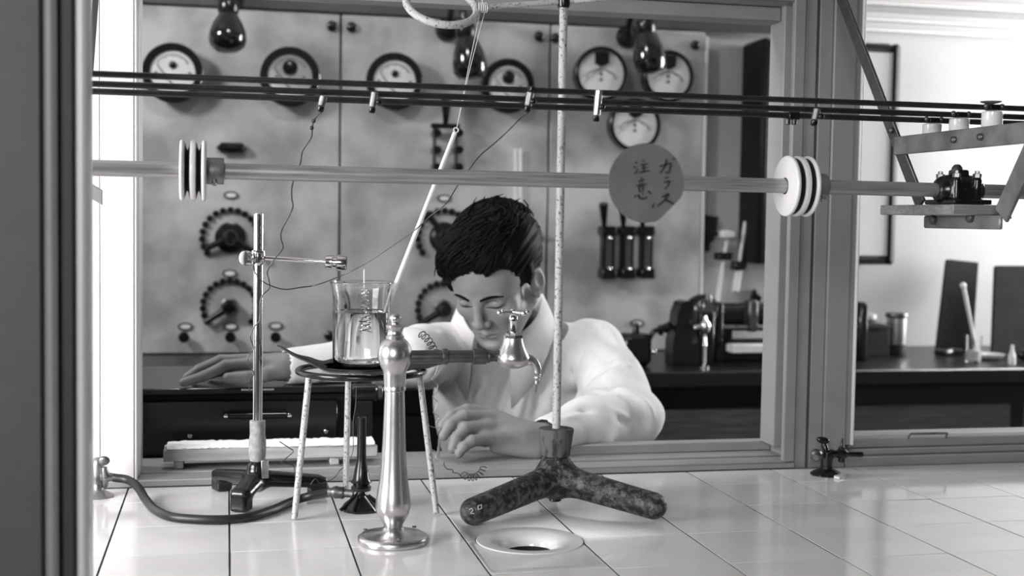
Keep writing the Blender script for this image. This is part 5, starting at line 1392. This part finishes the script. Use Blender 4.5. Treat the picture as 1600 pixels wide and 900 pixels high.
for k_ in range(34):                        # tuft standing up at the crown
    p, n_ = surf(hl(rng.uniform(-.015, .055), rng.uniform(-.02, .07), .13), hair)
    d_ = n_ * .75 + V3((rng.uniform(.1, .8), rng.uniform(-.3, .3), rng.uniform(-.1, .3))); d_ /= np.linalg.norm(d_); ln = rng.uniform(.008, .019)
    c_ = V3((rng.uniform(0, .5), 0, -rng.uniform(.2, .7)))
    st.tube([Vector(p - n_ * .002 + d_ * ln * t_ + c_ * ln * t_ * t_) for t_ in (0, .35, .7, 1)], [.0016, .0013, .0009, .0003], 5)
for k_ in range(22):                        # ragged fringe over the brow and temple
    u = k_ / 21; p, n_ = surf(hl(-.072 + u * .075, -.080, .072 + .006 * math.sin(9 * u)), hair)
    d_ = HM @ V3((-.55 + .3 * rng.random(), -.25, -.9)); ln = rng.uniform(.006, .022 - .012 * u)
    q_ = [Vector(p + n_ * .0005 + d_ * ln * t_ - n_ * (.006 * t_ * t_)) for t_ in (0, .35, .7, 1)]
    st.tube(q_, [.0020, .0018, .0012, .0003], 5)
st.build('strands', M['hair'], hr, sharp=180)

# white coat
CF_ = V3((.425, .80, .04))
def off(P, d): return V3(P) + V3(d)
coat = [
    ell(CHE + V3((0, -.005, 0)), (.158, .105, .185), None, .03),
    cap(off(NB, (0, .012, -.035)), off(SHL, (-.01, 0, -.004)), .060, .056, .03), cap(off(NB, (0, .012, -.035)), off(SHR, (.01, 0, -.004)), .060, .056, .03),
    cap(CHE, WAI, .135, .13, .04), cap(WAI + V3((-.06, 0, 0)), PEL + V3((-.07, 0, 0)), .11, .118, .04), cap(WAI + V3((.06, 0, 0)), PEL + V3((.07, 0, 0)), .11, .118, .04),
    cap(SHL, SHL + (ELL - SHL) * .55, .062, .064, .03), cap(SHL + (ELL - SHL) * .55, ELL, .063, .055, .02), ell(ELL + V3((.012, -.002, -.004)), (.050, .052, .046), None, .02),
    cap(ELL, ELL + (WRL - ELL) * .5, .052, .050, .02), cap(ELL + (WRL - ELL) * .5, ELL + (WRL - ELL) * .93, .048, .036, .015),
    cap(SHR, SHR + (ELR - SHR) * .5, .060, .060, .03), cap(SHR + (ELR - SHR) * .5, ELR, .060, .050, .02),
    cap(ELR, ELR + (WRR - ELR) * .5, .048, .042, .02), cap(ELR + (WRR - ELR) * .5, ELR + (WRR - ELR) * .93, .042, .0325, .012),
    # hollow cuffs, neck hole
    cap(ELL + (WRL - ELL) * .84, ELL + (WRL - ELL) * 1.2, .0300, .0300, .003, 's'),
    cap(ELR + (WRR - ELR) * .82, ELR + (WRR - ELR) * 1.2, .0265, .0265, .003, 's'),
    cap(NB + (HC - NB) * .10, HC, .062, .068, .006, 's'),
]
folds = []      # creases and ridges, each between two points of the cloth: (a, b, height, width)
for (x0, y0), (x1, y1), hgt_, wid in (
        ((944, 614), (1010, 662), -.0060, .0075), ((952, 607), (1018, 650), .0040, .0075), ((905, 642), (985, 662), -.0050, .0060), ((900, 634), (980, 652), .0030, .0060), ((960, 560), (915, 590), -.0035, .0060), ((955, 520), (985, 575), -.0030, .006), ((880, 500), (850, 560), -.0045, .007), ((1000, 640), (965, 700), -.0030, .007), ((890, 625), (945, 612), .0045, .008), ((962, 608), (1015, 640), .0055, .009),
        ((930, 505), (985, 560), .0045, .010), ((905, 560), (950, 520), -.0045, .009), ((915, 600), (960, 570), -.0040, .008), ((895, 590), (915, 500), -.0055, .010), ((940, 590), (985, 575), .0035, .008),
        ((862, 545), (838, 650), -.0085, .011), ((884, 530), (868, 650), .0070, .010), ((905, 520), (893, 640), -.0060, .009), ((800, 580), (770, 660), -.0065, .012), ((760, 590), (745, 640), .0050, .012), ((820, 590), (806, 660), .0045, .010),
        ((735, 540), (725, 610), -.0050, .010), ((690, 520), (700, 600), .0050, .010), ((675, 545), (660, 590), -.0045, .010), ((640, 545), (625, 590), -.0050, .010), ((600, 560), (560, 590), -.0030, .010), ((480, 560), (470, 590), -.0025, .006), ((505, 565), (495, 598), .0025, .006),
        ((990, 690), (940, 712), -.0040, .010), ((870, 655), (905, 650), .0030, .006), ((1015, 600), (1022, 650), .0035, .008)):
    a_, b_ = hit(coat, x0, y0), hit(coat, x1, y1)
    if a_ is not None and b_ is not None and np.linalg.norm(a_ - b_) < .2: folds.append((a_, b_, hgt_, wid))
def coatwarp(V, N):
    D = np.zeros(len(V))
    for a_, b_, h_, w_ in folds:
        ba = b_ - a_; t_ = np.clip((V - a_) @ ba / (ba @ ba), -.15, 1.15); d_ = np.linalg.norm(V - a_ - t_[:, None] * ba, axis=1)
        D += 2.6 * h_ * np.exp(-(d_ / (.8 * w_)) ** 2) * np.clip(1.25 - np.abs(2 * t_ - 1), 0, 1)
    for i in range(len(V)):
        p = Vector(V[i]); D[i] += .0052 * noise.noise(Vector((p.x * 14, p.y * 10, p.z * 9))) + .0045 * (abs(noise.noise(Vector((p.x * 22 + p.z * 20, p.y * 16 - p.z * 10, p.z * 9)))) - .2)
    # keep the cuffs and the underside on the sill quiet
    cu = np.minimum(np.linalg.norm(V - WRL, axis=1), np.linalg.norm(V - WRR, axis=1))
    D *= np.clip((cu - .03) / .05, .12, 1)
    W = V + N * D[:, None]
    m_ = (W[:, 1] < .60); W[m_, 2] = np.maximum(W[m_, 2], .0112)
    m_ = (W[:, 1] >= .575) & (W[:, 1] < .72) & (W[:, 0] < .20); W[m_, 2] = np.maximum(W[m_, 2], .1025)
    return W
ct = solid('coat', coat, .0030, M['shirt'], man, warp=coatwarp)
# collar: a standing band that folds over, open at the throat
cax = V3(HC - NB); cax /= np.linalg.norm(cax)
cax = V3((-.10, -.42, .90)); cax /= np.linalg.norm(cax)
fr_ = V3((-.45, -1, 0)); fr_ = fr_ - cax * (fr_ @ cax); fr_ /= np.linalg.norm(fr_); sd_ = np.cross(fr_, cax)
CC = NB + V3((-.004, -.008, .020))
V = []; F = []; NA = 56
prof_c = [(.066, -.022), (.068, .010), (.070, .028), (.0745, .032), (.081, .024), (.092, -.002), (.102, -.030), (.100, -.0320), (.088, -.004), (.077, .021)]
for i in range(NA + 1):
    a_ = R(22) + (2 * math.pi - 2 * R(22)) * i / NA
    e_ = min(i, NA - i) / NA                                # 0 at the points in front
    fall = 1 + 1.1 * max(0, .16 - e_) / .16
    for r_, h_ in prof_c:
        r_, h_ = r_ * .86, h_ * .86
        rr = r_ + (.012 * max(0, .2 - e_) / .2)
        hh_ = h_ if r_ < .064 else .0275 + (h_ - .0275) * fall
        hh_ -= .030 * max(0, .22 - e_) / .22
        V.append(Vector(CC + (fr_ * math.cos(a_) * 1.02 + sd_ * math.sin(a_) * .98) * rr + cax * hh_))
npf = len(prof_c)
for i in range(NA):
    for j in range(npf): F.append((i * npf + j, i * npf + (j + 1) % npf, (i + 1) * npf + (j + 1) % npf, (i + 1) * npf + j))
F += [tuple(range(npf)), tuple(reversed(range(NA * npf, NA * npf + npf)))]
MB().add(V, F).build('collar', M['shirt'], ct, sharp=60)

# trousers, shoes, stool
tr = [cap(WAI + V3((0, 0, -.10)), PEL, .128, .130, .03)]
for s in (-1, 1):
    hp = PEL + V3((s * .07, -.02, -.02)); kn = V3((.47 + s * .10, .73, -.33)); an = V3((.47 + s * .11, .80, -.63))
    tr += [cap(hp, kn, .092, .072, .03), cap(kn, an, .068, .055, .02)]
solid('trousers', tr, .008, M['cloth_dark'], man)
shs = MB()
for s in (-1, 1):
    an = V3((.47 + s * .11, .80, -.645)); shs.sphere(an + V3((s * .01, -.05, -.018)), .1, radii=(.038, .110, .036))
shs.build('shoes', M['black'], man)
sto = thing('stool', 'dark round stool under the man, hidden behind the window wall', 'stool', (.47, 1.05, FLOORZ))
MB().cyl((.47, 1.05, -.47), (.47, 1.05, -.445), .15, n=36, ch=.006).build('seat', M['dark_wood'], sto)
for a_ in (45, 135, 225, 315):
    c_, s_ = math.cos(R(a_)), math.sin(R(a_)); MB().cyl((.47 + .15 * c_, 1.05 + .15 * s_, FLOORZ + .0005), (.47 + .10 * c_, 1.05 + .10 * s_, -.471), .016, n=12).build('leg', M['dark_wood'], sto)

# what the left hand holds
tw = thing('tweezers', 'thin bright strip like tweezers upright in the fingers over the sill', 'tool', at(685, 716, Y=.530))
pts = [at(x, y, Y=.530) for x, y in ((689, 666), (687, 674), (686, 688), (685, 702), (684, 716))]
MB().tube(spline(pts, 4), [.0008 + .0012 * math.sin(math.pi * i / 16) for i in range(17)], 8).build('blade', M['chrome'], tw)
pts = [at(x, y, Y=.534) for x, y in ((690, 664), (690, 676), (688, 690), (686, 714))]
MB().tube(spline(pts, 4), .0008, 8).build('blade', M['chrome'], tw)
